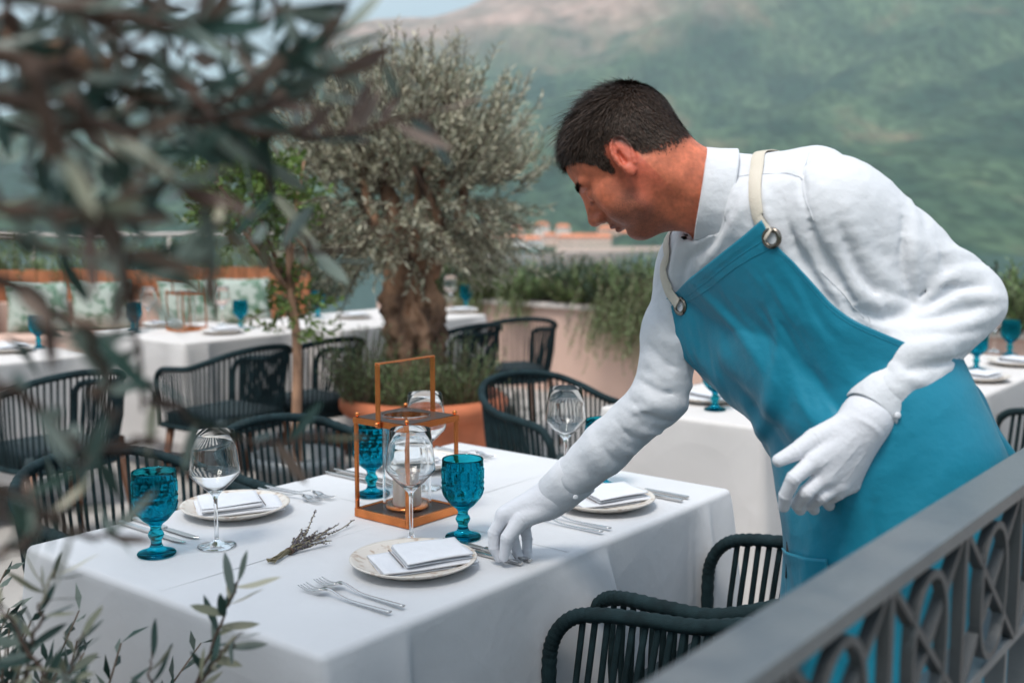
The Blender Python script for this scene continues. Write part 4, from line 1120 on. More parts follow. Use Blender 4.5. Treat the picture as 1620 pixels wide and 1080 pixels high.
class Sdf:
    """list of (fn, lo, hi, k, op)"""
    def __init__(s): s.L = []; s.disp = None
    def cone(s, a, b, ra, rb, k=0.02, op='u'):
        a, b = np.asarray(a, float), np.asarray(b, float); m = max(ra, rb) + k + 0.02
        s.L.append((lambda p: sd_cone(p, a, b, ra, rb), np.minimum(a, b) - m, np.maximum(a, b) + m, k, op)); return s
    def chain(s, pts, rads, k=0.012, kj=0.02):
        for i in range(len(pts) - 1): s.cone(pts[i], pts[i+1], rads[i], rads[i+1], kj if i == 0 else k)
        return s
    def ell(s, c, r, R=None, k=0.02, op='u'):
        c = np.asarray(c, float); m = max(r) + k + 0.02
        s.L.append((lambda p: sd_ell(p, c, r, R), c - m, c + m, k, op)); return s
    def fn(s, f, lo, hi, k=0.02, op='u'):
        s.L.append((f, np.asarray(lo, float), np.asarray(hi, float), k, op)); return s
    def __call__(s, p):
        p = np.asarray(p, np.float32); F = np.full(p.shape[:-1], 0.3, np.float32)
        for f, lo, hi, k, op in s.L:
            d = f(p); F = smin(F, d, k) if op == 'u' else smax(F, -d, k)
        if s.disp is not None: F = F - s.disp(p)
        return F
    def mesh(s, xs, ys, zs, base=True):
        xs, ys, zs = [np.asarray(a, np.float32) for a in (xs, ys, zs)]
        F = np.full((len(xs), len(ys), len(zs)), 0.3, np.float32)
        for f, lo, hi, k, op in s.L:
            i0, i1 = np.searchsorted(xs, lo[0]), np.searchsorted(xs, hi[0]); j0, j1 = np.searchsorted(ys, lo[1]), np.searchsorted(ys, hi[1]); k0, k1 = np.searchsorted(zs, lo[2]), np.searchsorted(zs, hi[2])
            if i1 <= i0 or j1 <= j0 or k1 <= k0: continue
            sl = (slice(i0, i1), slice(j0, j1), slice(k0, k1))
            p = np.stack(np.meshgrid(xs[i0:i1], ys[j0:j1], zs[k0:k1], indexing='ij'), -1)
            d = f(p); F[sl] = smin(F[sl], d, k) if op == 'u' else smax(F[sl], -d, k)
        if s.disp is not None:
            m = np.abs(F) < 0.017; ix = np.argwhere(m)
            p = np.stack([xs[ix[:, 0]], ys[ix[:, 1]], zs[ix[:, 2]]], -1)
            F[m] -= s.disp(p)
        return surface_nets(F, xs, ys, zs)
    def grad(s, p, e=0.002):
        g = np.stack([s(p + np.eye(3)[i]*e) - s(p - np.eye(3)[i]*e) for i in range(3)], -1)
        return g / (np.linalg.norm(g, axis=-1, keepdims=True) + 1e-9)
    def march(s, px, py, y0=1.0, y1=2.6):
        """first surface point along the ray through a picture position"""
        r = ray(px, py); o = np.array([0, 0, CAM_H]); ts = np.linspace(y0, y1, 500)/r[1]
        P = o + ts[:, None]*r; v = s(P); i = np.argmax(v < 0)
        if v[i] >= 0: i = np.argmin(v)
        return P[i].astype(float)
def surface_nets(F, xs, ys, zs):
    S = F < 0
    c = [S[i:S.shape[0]-1+i, j:S.shape[1]-1+j, k:S.shape[2]-1+k] for i in (0, 1) for j in (0, 1) for k in (0, 1)]
    any_, all_ = c[0].copy(), c[0].copy()
    for q in c[1:]: any_ |= q; all_ &= q
    act = any_ & ~all_
    ix = np.argwhere(act); n = len(ix)
    idx = np.full(act.shape, -1, np.int64); idx[act] = np.arange(n)
    acc = np.zeros((n, 3), np.float64); cnt = np.zeros(n)
    corner = [(a, b, d) for a in (0, 1) for b in (0, 1) for d in (0, 1)]
    ax = [xs, ys, zs]
    for u in corner:
        for dim in range(3):
            if u[dim] == 1: continue
            w = list(u); w[dim] = 1
            p = ix + u; q = ix + w
            fa, fb = F[p[:, 0], p[:, 1], p[:, 2]], F[q[:, 0], q[:, 1], q[:, 2]]
            m = (fa < 0) != (fb < 0); t = np.where(m, fa/(fa - fb + 1e-20), 0)
            for e in range(3):
                A, B = ax[e][p[:, e]], ax[e][q[:, e]]
                acc[:, e] += np.where(m, A + (B - A)*t, 0)
            cnt += m
    V = acc/cnt[:, None]
    faces = []
    for dim in range(3):
        a, b = [(1, 2), (2, 0), (0, 1)][dim]
        sl0 = [slice(None)]*3; sl1 = [slice(None)]*3; sl0[dim] = slice(0, -1); sl1[dim] = slice(1, None)
        s0, s1 = S[tuple(sl0)], S[tuple(sl1)]
        e = np.argwhere(s0 != s1)
        ok = (e[:, a] > 0) & (e[:, b] > 0) & (e[:, a] < S.shape[a]-1) & (e[:, b] < S.shape[b]-1)
        e = e[ok]; sgn = s0[e[:, 0], e[:, 1], e[:, 2]]
        def cell(da, db):
            q = e.copy(); q[:, a] += da; q[:, b] += db; return idx[q[:, 0], q[:, 1], q[:, 2]]
        Q = np.stack([cell(-1, -1), cell(0, -1), cell(0, 0), cell(-1, 0)], -1)
        Q[~sgn] = Q[~sgn][:, ::-1]
        faces.append(Q)
    Fc = np.vstack(faces)
    return V, Fc
def axis_grid(lo, hi, fine):
    """uniform axis"""
    return np.arange(lo, hi + fine, fine)
def mixed_axis(lo, f0, f1, hi, coarse, fine):
    return np.unique(np.round(np.concatenate([np.arange(lo, f0, coarse), np.arange(f0, f1, fine), np.arange(f1, hi, coarse)]), 5))

class Folds:
    """cloth folds drawn as strokes on a surface; each is a soft ridge (+) or furrow (-)"""
    def __init__(s): s.seg = []
    def stroke(s, base, pix, amp, sig, taper=True, y0=1.0, y1=2.6):
        pts = [base.march(x, y, y0, y1) for x, y in pix]
        pts = spline(pts, max(5, 4*len(pts))) if len(pts) > 2 else np.array([pts[0] + (pts[1]-pts[0])*t for t in np.linspace(0, 1, 6)])
        n = len(pts)
        for i in range(n - 1):
            tp = math.sin(math.pi*(i + .8)/(n + .6)) if taper else 1
            s.seg.append((pts[i], pts[i+1], amp*tp, sig))
    def line3(s, pts, amp, sig, taper=True):
        n = len(pts)
        for i in range(n - 1): s.seg.append((np.array(pts[i]), np.array(pts[i+1]), amp*(math.sin(math.pi*(i + .8)/(n + .6)) if taper else 1), sig))
    def __call__(s, p):
        p = np.asarray(p, np.float32); sh = p.shape[:-1]; q = p.reshape(-1, 3); order = np.argsort(q[:, 0]); qx = q[order, 0]; wp = np.zeros(len(q), np.float32); wn = np.zeros(len(q), np.float32)
        for a, b, am, sg in s.seg:
            lo = np.minimum(a, b) - 3*sg; hi = np.maximum(a, b) + 3*sg
            m = order[np.searchsorted(qx, lo[0]):np.searchsorted(qx, hi[0])]
            if len(m) == 0: continue
            qq = q[m]; m = m[((qq[:, 1:] > lo[1:]) & (qq[:, 1:] < hi[1:])).all(1)]
            if len(m) == 0: continue
            ab = b - a; x = q[m] - a.astype(np.float32); t = np.clip(x @ ab.astype(np.float32)/(ab @ ab + 1e-12), 0, 1)
            d2 = ((x - t[:, None]*ab)**2).sum(1); v = abs(am)*np.exp(-(d2/(sg*sg))**0.72)
            if am > 0: wp[m] = np.maximum(wp[m], v)
            else: wn[m] = np.maximum(wn[m], v)
        return (wp - wn).reshape(sh)
# ------------------------------------------------------------------ the waiter
person = thing('person', 'waiter in white shirt, white gloves and teal apron leaning over to lay a knife', 'person', (0.64, 1.76, 0.0))
PB = np.array([0.64, 1.76, 0.0])
def pobj(name, V, F, material, parent=person, smooth=True):
    return link(name, np_mesh(name, np.asarray(V) - PB, F, smooth), parent, material)

# joints
PEL = np.array([0.645, 1.755, 0.93]); NECK = aty(1140, 303, 1.84)
L_SH, L_EL, L_WR = aty(1322, 333, 1.715), aty(1528, 478, 1.70), aty(1385, 645, 1.61)
R_SH, R_EL, R_WR = aty(1108, 418, 1.98), aty(1044, 628, 1.95), aty(880, 780, 2.055)
HEAD = aty(996, 254, 1.865); HS = 0.93
psi, phi, rol = math.radians(20), math.radians(44), math.radians(0)
f0_ = np.array([-math.cos(psi), math.sin(psi), 0]); HL = np.array([-math.sin(psi), -math.cos(psi), 0])
HF = f0_*math.cos(phi) - np.array([0, 0, 1])*math.sin(phi); HU = np.array([0, 0, 1])*math.cos(phi) + f0_*math.sin(phi)
HR = np.stack([HF, HL, HU])                       # world -> head local
def H(f, l, u): return HEAD + (HF*f + HL*l + HU*u)*HS

# torso: elliptical sections swept from pelvis to neck
TA = unit(NECK - PEL); TL = float(np.linalg.norm(NECK - PEL))
ST = np.array([-0.12, 0.0, 0.2, 0.42, 0.62, 0.80, 0.92, 1.0, 1.06])
sl_p = unit(np.array([0.26, -0.965, 0.0])); sl_t = unit(L_SH - R_SH)
bow = np.array([0.0, 0.0, 0.015, 0.04, 0.055, 0.045, 0.02, 0.0, 0.0])     # back bows out
BACK = unit(np.array([0.72, 0.10, 0.66]))
CEN = np.array([PEL + TA*TL*t for t in ST]) + BACK*bow[:, None]
SLs = unit(np.array([sl_p*(1-w) + sl_t*w for w in np.clip((ST - 0.25)/0.5, 0, 1)]))
AW = np.array([0.165, 0.178, 0.178, 0.166, 0.178, 0.178, 0.130, 0.062, 0.045])
BW = np.array([0.12, 0.128, 0.125, 0.118, 0.122, 0.110, 0.084, 0.055, 0.042])
def torso_fn(grow=0.0):
    def f(p):
        t = ((p - PEL) @ TA)/TL
        tc = np.clip(t, -0.12, 1.06)
        c = np.stack([np.interp(tc, ST, CEN[:, i]) for i in range(3)], -1)
        s = np.stack([np.interp(tc, ST, SLs[:, i]) for i in range(3)], -1)
        s = s/np.linalg.norm(s, axis=-1, keepdims=True)
        s = s - TA*(s @ TA)[..., None]; s = s/np.linalg.norm(s, axis=-1, keepdims=True)
        fr = np.cross(s, TA)
        q = p - c; u = (q*s).sum(-1); v = (q*fr).sum(-1); w = (t - tc)*TL
        a, b = np.interp(tc, ST, AW) + grow, np.interp(tc, ST, BW) + grow
        e = ((np.abs(u)/a)**2.3 + (np.abs(v)/b)**2.3)**(1/2.3)
        d = (e - 1)*np.minimum(a, b)
        return np.sqrt(np.maximum(d, 0)**2 + w*w) + np.minimum(d, 0) * (np.abs(w) < 1e-6) if True else d
    return f
T_LO, T_HI = np.array([0.1, 1.4, 0.78]), np.array([0.95, 2.2, 1.62])

# ---- shirt
shirt = Sdf()
shirt.fn(torso_fn(0.006), T_LO, T_HI, 0.03)
shirt.cone(NECK + (L_SH - NECK)*0.30 - TA*0.02, L_SH, 0.048, 0.068, 0.05)
shirt.cone(NECK + (R_SH - NECK)*0.30 - TA*0.02, R_SH, 0.048, 0.066, 0.05)
L_MID = L_SH*0.5 + L_EL*0.5 + np.array([0.0, 0.0, 0.004])
shirt.cone(L_SH, L_MID, 0.074, 0.064, 0.045); shirt.cone(L_MID, L_EL, 0.064, 0.055, 0.02)
L_FM = L_EL*0.45 + L_WR*0.55 + np.array([-0.012, 0, 0.004])
shirt.cone(L_EL, L_FM, 0.054, 0.060, 0.022); shirt.cone(L_FM, L_FM + (L_WR - L_FM)*0.62, 0.060, 0.048, 0.015)
neck_ax = unit(HEAD + HU*-0.03 - NECK)
shirt.cone(aty(1185, 292, 1.85), aty(1290, 286, 1.79), 0.046, 0.056, 0.03)
R_MID = (R_SH + R_EL)/2 + np.array([-0.012, 0.0, 0.0])
shirt.cone(R_SH, R_MID, 0.066, 0.054, 0.05); shirt.cone(R_MID, R_EL, 0.054, 0.047, 0.02)
R_FM = R_EL*0.5 + R_WR*0.5
shirt.cone(R_EL, R_FM, 0.047, 0.046, 0.02); shirt.cone(R_FM, R_FM + (R_WR - R_FM)*0.58, 0.047, 0.042, 0.015)
def _neck_hole(p):
    q = p - NECK; a = q @ neck_ax; r = np.linalg.norm(q - a[..., None]*neck_ax, axis=-1)
    return np.maximum(r - 0.090, -(a + 0.011))
shirt.fn(_neck_hole, NECK - 0.16, NECK + 0.16, 0.006, 'd')
fo = Folds()
S_ = fo.stroke
# left sleeve and shoulder (picture strokes: ridge +, furrow -)
for pix, am, sg in [
    ([(1282, 245), (1270, 290), (1275, 330)], -0.005, 0.006), ([(1300, 300), (1330, 400), (1370, 470), (1430, 480)], 0.010, 0.013), ([(1275, 320), (1300, 400), (1350, 475)], -0.007, 0.010),
    ([(1340, 330), (1380, 420), (1440, 468)], 0.007, 0.014), ([(1320, 345), (1362, 440), (1410, 495)], -0.006, 0.009), ([(1440, 300), (1446, 390), (1445, 470)], 0.006, 0.012), ([(1425, 330), (1428, 420), (1440, 480)], -0.005, 0.009),
    ([(1455, 480), (1500, 440), (1560, 425)], 0.008, 0.010), ([(1450, 470), (1490, 450), (1520, 455)], -0.008, 0.008), ([(1465, 500), (1520, 470), (1575, 470)], 0.007, 0.011), ([(1460, 490), (1510, 460), (1560, 452)], -0.007, 0.007),
    ([(1440, 520), (1500, 520), (1570, 500)], 0.007, 0.012), ([(1445, 508), (1500, 498), (1550, 486)], -0.007, 0.008), ([(1420, 560), (1480, 545), (1555, 530)], 0.007, 0.013), ([(1410, 590), (1470, 580), (1530, 560)], -0.006, 0.010),
    ([(1405, 575), (1440, 600), (1490, 610)], 0.006, 0.010), ([(1475, 400), (1520, 400), (1555, 412)], 0.005, 0.012), ([(1480, 380), (1500, 440)], -0.004, 0.01), ([(1500, 600), (1460, 625), (1430, 640)], 0.006, 0.008),
    # chest and side under the arm
    ([(1180, 290), (1170, 340), (1130, 400)], 0.005, 0.010), ([(1210, 320), (1240, 400), (1290, 460)], 0.006, 0.012), ([(1240, 330), (1280, 430), (1330, 500)], -0.006, 0.010), ([(1160, 330), (1130, 380), (1090, 410)], -0.005, 0.008),
    ([(1160, 360), (1130, 400), (1105, 430)], 0.005, 0.008), ([(1350, 490), (1390, 500), (1425, 500)], -0.008, 0.012), ([(1300, 480), (1340, 530), (1390, 560)], 0.006, 0.012), ([(1330, 470), (1370, 520), (1400, 530)], -0.006, 0.010),
    ([(1110, 390), (1085, 420), (1075, 460)], -0.006, 0.008), ([(1090, 380), (1070, 400), (1062, 440)], 0.006, 0.008),
    ([(1190, 255), (1230, 245), (1270, 250)], 0.003, 0.012), ([(1160, 275), (1200, 272), (1250, 275), (1275, 290)], -0.0025, 0.0045),
    # right sleeve
    ([(1040, 480), (1060, 520), (1095, 540)], -0.006, 0.008), ([(1035, 500), (1058, 540), (1095, 560)], 0.006, 0.009), ([(1025, 540), (1055, 575), (1105, 590)], -0.007, 0.008), ([(1020, 560), (1050, 595), (1100, 612)], 0.007, 0.009),
    ([(1010, 600), (1045, 620), (1095, 625)], -0.009, 0.008), ([(1003, 615), (1040, 640), (1085, 645)], 0.009, 0.009), ([(1000, 635), (1035, 662), (1080, 665)], -0.008, 0.008), ([(985, 650), (1020, 682), (1065, 690)], 0.008, 0.009),
    ([(975, 665), (1005, 695), (1050, 706)], -0.007, 0.008), ([(960, 675), (990, 712), (1030, 726)], 0.007, 0.010), ([(945, 690), (972, 728), (1010, 742)], -0.005, 0.009), ([(930, 705), (955, 740), (985, 758)], 0.004, 0.010),
    ([(985, 640), (1010, 650), (1040, 640)], 0.006, 0.008), ([(1050, 560), (1040, 600), (1050, 640)], 0.004, 0.010)]:
    far_arm = max(x for x, y in pix) < 1112 and min(y for x, y in pix) > 470
    S_(shirt, pix, am*(0.85 if far_arm else 1.45), sg*(0.8 if far_arm else 0.75))
def _fold_noise(p):
    p = np.asarray(p); a = np.abs(fbm(p*np.array([13, 13, 20]) + 3, 3)); b = np.abs(fbm(p*np.array([40, 30, 52]) + 8, 2))
    return 0.0020*(0.55 - np.minimum(a*5.0, 1.0)) + 0.0006*(0.5 - np.minimum(b*5.0, 1.0))
shirt.disp = lambda p: fo(p)*1.2 + _fold_noise(p)
V, F = shirt.mesh(np.arange(-0.02, 0.88, 0.0035), np.arange(1.48, 2.12, 0.0035), np.arange(0.84, 1.58, 0.0035))
# cut the shirt open at wrists and neck and tuck it in at the waist
L_CUT = L_FM + (L_WR - L_FM)*0.66; R_CUT = R_FM + (R_WR - R_FM)*0.62
def cut(V, F, keep):
    k = keep[F].all(1); F = F[k]; u, inv = np.unique(F, return_inverse=True)
    return V[u], inv.reshape(F.shape)
d_neck = np.linalg.norm((V - NECK) - ((V - NECK) @ neck_ax)[:, None]*neck_ax, axis=1)
keep = ~(((V - NECK) @ neck_ax > 0.035) & (d_neck < 0.09))
Vs, Fs = cut(V, F, keep)
sh_o = pobj('shirt', Vs, Fs, M['shirt'])
sm_ = sh_o.modifiers.new('smooth', 'SMOOTH'); sm_.factor = 0.4; sm_.iterations = 1

# cuffs: short tubes that end in a clean edge
def cuff(name, a, b, ra, rb, flare=0.004, parent=sh_o):
    ax = unit(b - a); L = np.linalg.norm(b - a); up = unit(np.cross(ax, [0.2, 1, 0.1])); sd = np.cross(ax, up)
    prof = [(ra*0.95, 0.0), (ra + flare, 0.001), ((ra+rb)/2 + flare*0.8, L*0.5), (rb + flare*0.8, L - 0.002), (rb + flare*0.4, L), (rb - 0.001, L - 0.003), (rb*0.9, L*0.3)]
    G = []
    for k in range(40):
        t = 2*math.pi*k/40; w = 1 + 0.025*math.sin(3*t + 1)
        G.append([a + ax*z + (up*math.cos(t) + sd*math.sin(t)*0.88)*r*w - PB for r, z in prof])
    mb = MB(); mb.grid(np.array(G), closeu=True); return build(mb, name, M['shirt'], parent)
L_AX, R_AX = unit(L_WR - L_EL), unit(R_WR - R_EL)
cuff('cuff', L_CUT - L_AX*0.008, L_WR + L_AX*0.012, 0.048, 0.042)
cuff('cuff', R_CUT - R_AX*0.006, R_WR + R_AX*0.006, 0.041, 0.038)
for (px, py, base) in [(1417, 648, 1.55), (901, 775, 1.95)]:
    q = aty(px, py, base)
    q = q if False else (L_WR - L_AX*0.012 + np.array([0.012, -0.042, -0.012]) if base < 1.8 else R_WR - R_AX*0.035 + np.array([0.012, -0.043, -0.018]))
    mb = MB(); mb.lathe([(0, .0018), (.0035, .0018), (.0052, .0008), (.0052, -.001), (0, -.001)], 16); build(mb, 'button', M['napkin'], sh_o, loc=q - PB, rot=(math.pi/2, 0, 0.3))
# collar: stand and fall around the neck
def ring_frame(ax, ref):
    up = unit(ref - ax*(ref @ ax)); return up, np.cross(ax, up)
c_up, c_sd = ring_frame(neck_ax, np.array([0.0, 0.0, 1.0]))
def collar():
    G = []
    n = 72; C0 = NECK + neck_ax*-0.003 - c_up*0.008
    for k in range(n):
        t = -math.pi + 2*math.pi*(k + .5)/n           # 0 at the nape (up), +-pi at the throat
        th = abs(t)/math.pi
        open_ = 0.012*max(0, th - 0.86)/0.14
        R0 = 0.069 + 0.006*max(0, -math.cos(t)); hgt = 0.044 - 0.004*th
        fall = 0.050 + 0.014*max(0, (th - 0.55)/0.45)**1.5
        dirv = c_up*math.cos(t) + c_sd*math.sin(t)
        fr = -c_up*open_*0.5
        prof = [(R0 - 0.003, -0.004), (R0 - 0.002, hgt*0.6), (R0 - 0.0015, hgt), (R0 + 0.0012, hgt + 0.0022), (R0 + 0.0045, hgt), (R0 + 0.0075, hgt*0.5), (R0 + 0.0125, hgt - fall + 0.004), (R0 + 0.0135, hgt - fall), (R0 + 0.011, hgt - fall - 0.0004), (R0 + 0.006, hgt*0.45)]
        G.append([C0 + dirv*r*1.0 + neck_ax*(z - 0.016*th) + fr - PB for r, z in prof])
    mb = MB(); mb.grid(np.array(G)); return mb
build(collar(), 'collar', M['shirt'], sh_o)
# chest pocket edge and yoke seam as raised stitching
def seam(pix, r=0.0011, off=0.0015, nm='seam', src=None):
    P = np.array([(src or shirt).march(x, y) for x, y in pix]); P = spline(P, 24)
    g = (src or shirt).grad(P); P = P + g*(off - (src or shirt)(P)[:, None]*1.0)
    mb = MB(); mb.tube(P - PB, r, 5); build(mb, nm, M['shirt'], sh_o)
seam([(1166, 280), (1200, 277), (1240, 275), (1270, 287)], 0.0008, 0.0006); seam([(1280, 243), (1272, 265), (1271, 290), (1278, 322), (1290, 350)], 0.0009, 0.0006)
seam([(1300, 430), (1336, 468), (1366, 503)], 0.0007, 0.0006); seam([(1372, 500), (1376, 520), (1374, 545)], 0.0007, 0.0006)

# ---- trousers and shoes
tr = Sdf(); FL = np.array([0.735, 1.72, 0.0]); FR_ = np.array([0.60, 1.93, 0.0])
HIPL, HIPR = PEL + sl_p*0.088 + [0, 0, -0.03], PEL - sl_p*0.088 + [0, 0, -0.03]
tr.fn(torso_fn(0.004), T_LO, np.array([0.95, 2.2, 1.10]), 0.02)
for hip, ft in ((HIPL, FL), (HIPR, FR_)):
    kn = (hip*0.5 + ft*0.5) + np.array([-0.03, 0, 0.02]); an = ft + [0, 0, 0.10]
    tr.cone(hip, kn, 0.095, 0.068, 0.05); tr.cone(kn, an, 0.068, 0.055, 0.03)
V, F = tr.mesh(np.arange(0.40, 0.92, 0.011), np.arange(1.5, 2.15, 0.011), np.arange(0.03, 1.13, 0.011))
V, F = cut(V, F, V[:, 2] < 1.06); pobj('trousers', V, F, M['trousers'])
for ft in (FL, FR_):
    s = Sdf(); d_ = unit(np.array([-0.93, 0.36, 0])); s.cone(ft + [0, 0, 0.055], ft + d_*0.10 + [0, 0, 0.04], 0.045, 0.036, 0.02); s.cone(ft + d_*0.10 + [0, 0, 0.040], ft + d_*0.17 + [0, 0, 0.033], 0.038, 0.032, 0.02); s.cone(ft - d_*0.05 + [0, 0, 0.045], ft + [0, 0, 0.06], 0.038, 0.042, 0.02)
    V, F = s.mesh(np.arange(ft[0]-0.25, ft[0]+0.12, 0.006), np.arange(ft[1]-0.1, ft[1]+0.2, 0.006), np.arange(-0.01, 0.14, 0.006))
    V[:, 2] = np.maximum(V[:, 2], 0.007); pobj('shoe', V, F, M['shoe'])

# ---- body: head, neck and the figure under the clothes, one continuous surface
body = Sdf()
def he(c, r, k=0.012, op='u'): body.ell(H(*c), tuple(x*HS for x in r), HR, k, op)
def hc(a, b, ra, rb, k=0.010, op='u'): body.cone(H(*a), H(*b), ra*HS, rb*HS, k, op)
he((-0.012, 0, 0.048), (0.098, 0.075, 0.084))                       # cranium
he((-0.035, 0, 0.030), (0.078, 0.071, 0.075), 0.03)
he((0.045, 0, 0.040), (0.052, 0.062, 0.058), 0.03)                  # forehead
he((0.043, 0, -0.030), (0.053, 0.056, 0.075), 0.025)                # face
for s in (-1, 1):
    hc((-0.002, s*0.056, -0.040), (0.030, s*0.048, -0.078), 0.018, 0.017, 0.02)      # jaw
    hc((0.030, s*0.048, -0.078), (0.069, s*0.012, -0.099), 0.017, 0.019, 0.018)
    he((0.062, s*0.043, -0.022), (0.025, 0.020, 0.022), 0.018)      # cheek bone
    he((0.060, s*0.036, -0.055), (0.026, 0.024, 0.028), 0.02)
    hc((0.094, s*0.010, 0.024), (0.080, s*0.048, 0.022), 0.009, 0.010, 0.012)        # brow
    he((0.112, s*0.035, -0.002), (0.020, 0.019, 0.012), 0.012, 'd')  # eye socket
    he((0.080, s*0.032, -0.002), (0.0155, 0.0165, 0.0125), 0.004)   # lid
    he((0.108, s*0.0125, -0.040), (0.0105, 0.0085, 0.0085), 0.005)  # nostril wing
    he((0.111, s*0.0075, -0.050), (0.006, 0.0038, 0.004), 0.002, 'd')
he((0.067, 0, -0.100), (0.020, 0.022, 0.018), 0.014)                # chin
hc((0.094, 0, 0.014), (0.118, 0, -0.028), 0.011, 0.0115, 0.012)    # nose
he((0.086, 0, -0.008), (0.020, 0.022, 0.034), 0.014)
he((0.120, 0, -0.034), (0.0125, 0.0115, 0.0105), 0.006)
he((0.086, 0, -0.062), (0.020, 0.026, 0.020), 0.012)                # muzzle
he((0.1005, 0, -0.0655), (0.0085, 0.021, 0.0055), 0.003)             # lips
he((0.0965, 0, -0.0765), (0.0085, 0.019, 0.0060), 0.003)
he((0.1085, 0, -0.0710), (0.010, 0.022, 0.0014), 0.003, 'd')
he((0.091, 0, -0.0875), (0.012, 0.016, 0.0045), 0.006, 'd')
# near ear and far ear
for s in (-1, 1):
    er = np.array([[math.cos(0.30), 0, math.sin(0.30)*1.0], [0, 1, 0], [-math.sin(0.30), 0, math.cos(0.30)]])
    fl = np.array([[math.cos(s*0.42), math.sin(s*0.42), 0], [-math.sin(s*0.42), math.cos(s*0.42), 0], [0, 0, 1]])
    R = er @ fl @ HR
    c = H(-0.010, s*0.079, -0.002)
    ie = lambda x, y, z: c + R.T @ np.array([x, y, z])
    body.ell(c, (0.0165, 0.0065, 0.0300), R, 0.006)
    ring = [(0.016*math.cos(t)*(1 if math.sin(t) > 0 else 0.86), s*0.0045, 0.030*math.sin(t) + 0.001) for t in np.linspace(-0.9, 3.9, 15)]
    for q0, q1 in zip(ring[:-1], ring[1:]): body.cone(ie(*q0), ie(*q1), 0.0036, 0.0036, 0.0025)
    body.ell(ie(0.003, s*0.0080, -0.003), (0.0095, 0.0105, 0.0150), R, 0.002, 'd')
    for q0, q1 in zip(ring[3:-3], ring[4:-2]): body.cone(ie(q0[0]*0.80, s*0.0078, q0[2]*0.84), ie(q1[0]*0.80, s*0.0078, q1[2]*0.84), 0.0020, 0.0020, 0.0016, 'd')
    body.cone(ie(-0.004, s*0.003, -0.010), ie(0.004, s*0.004, 0.020), 0.0030, 0.0030, 0.004)
    body.ell(ie(0.001, s*0.002, -0.028), (0.0085, 0.0055, 0.0095), R, 0.006)
    body.ell(ie(0.013, s*0.003, -0.004), (0.0045, 0.005, 0.007), R, 0.004)
    hc((-0.01, s*0.066, -0.012), (-0.02, s*0.060, 0.01), 0.012, 0.012, 0.012)
# neck
hc((-0.045, 0, -0.030), (-0.030, 0, -0.065), 0.060, 0.056, 0.025)
body.cone(H(-0.030, 0, -0.060), NECK - neck_ax*0.02, 0.057, 0.062, 0.03)
body.cone(aty(1034, 336, 1.865), aty(1100, 320, 1.85), 0.033, 0.036, 0.03)
hcp = H(0.018, 0, -0.085)
body.cone(hcp, NECK + unit(np.array([-0.6, -0.2, -0.75]))*0.035, 0.030, 0.038, 0.03)
body.cone(H(-0.022, 0.056, -0.038), NECK - c_up*0.018 + np.array([-0.005, -0.036, 0.0]), 0.013, 0.015, 0.02)   # neck muscle
body.fn(torso_fn(-0.012), T_LO, T_HI, 0.03)
body.chain([L_SH, L_EL, L_WR], [0.046, 0.034, 0.024]); body.chain([R_SH, R_EL, R_WR], [0.042, 0.030, 0.022])
body.cone(L_WR, L_WR + L_AX*0.05, 0.026, 0.020, 0.01); body.cone(R_WR, R_WR + R_AX*0.05, 0.026, 0.020, 0.01)
for hip, ft in ((HIPL, FL), (HIPR, FR_)):
    body.chain([hip, (hip + ft)/2 + [-0.03, 0, 0.02], ft + [0, 0, 0.08]], [0.08, 0.05, 0.035])
hx0, hx1 = HEAD[0] - 0.17, HEAD[0] + 0.17
xs = mixed_axis(0.02, hx0, hx1, 0.92, 0.014, 0.0018); ys = mixed_axis(1.45, HEAD[1] - 0.125, HEAD[1] + 0.125, 2.25, 0.014, 0.0018); zs = mixed_axis(0.02, HEAD[2] - 0.15, HEAD[2] + 0.155, 1.72, 0.014, 0.0018)
V, F = body.mesh(xs, ys, zs)
b_me = np_mesh('body', V - PB, F)
# colours of the skin itself: lips, beard shadow, hair roots
Lc = (V - HEAD) @ HR.T/HS
def band(x, a, b): return np.clip((x - a)/(b - a), 0, 1)
def sstep(x): return x*x*(3 - 2*x)
nz = fbm(Lc*90, 2)*0.012
def hair_mask(Lc, nz=0):
    f, l, u = Lc[:, 0], np.abs(Lc[:, 1]), Lc[:, 2]
    # lower limit of the hair as a function of f: forehead line, temple, around the ear, nape
    lim = np.interp(f, [-0.13, -0.095, -0.060, -0.034, -0.020, 0.002, 0.013, 0.022, 0.030, 0.045, 0.060, 0.070, 0.080, 0.12], [-0.055, -0.060, -0.050, -0.030, 0.012, 0.032, 0.018, -0.010, -0.008, 0.036, 0.053, 0.063, 0.069, 0.074])
    wide = np.interp(f, [-0.06, -0.02, 0.03, 0.06], [0.034, 0.022, 0.012, 0.010])
    return sstep(band(u + nz, lim - 0.004, lim + wide))
hm = hair_mask(Lc, nz)*(np.linalg.norm(Lc, axis=1) < 0.165)
beard = sstep(band(-Lc[:, 2], 0.035, 0.062))*sstep(band(Lc[:, 0], 0.005, 0.03))*(1 - 0.0)
lips = np.exp(-(((Lc[:, 2] + 0.071)/0.0085)**2)) * (np.abs(Lc[:, 1]) < 0.024)*(Lc[:, 0] > 0.094)
brow = np.exp(-((Lc[:, 2] - 0.0255 + 0.10*np.maximum(0, np.abs(Lc[:, 1]) - 0.035))/0.0052)**2)*(np.abs(Lc[:, 1]) > 0.010)*(np.abs(Lc[:, 1]) < 0.056)*(Lc[:, 0] > 0.035)
lash = np.exp(-((Lc[:, 2] + 0.005)/0.0024)**2)*(np.abs(np.abs(Lc[:, 1]) - 0.032) < 0.015)*(Lc[:, 0] > 0.060)
skin = np.array([0.58, 0.165, 0.085]); colr = np.tile(skin, (len(V), 1))
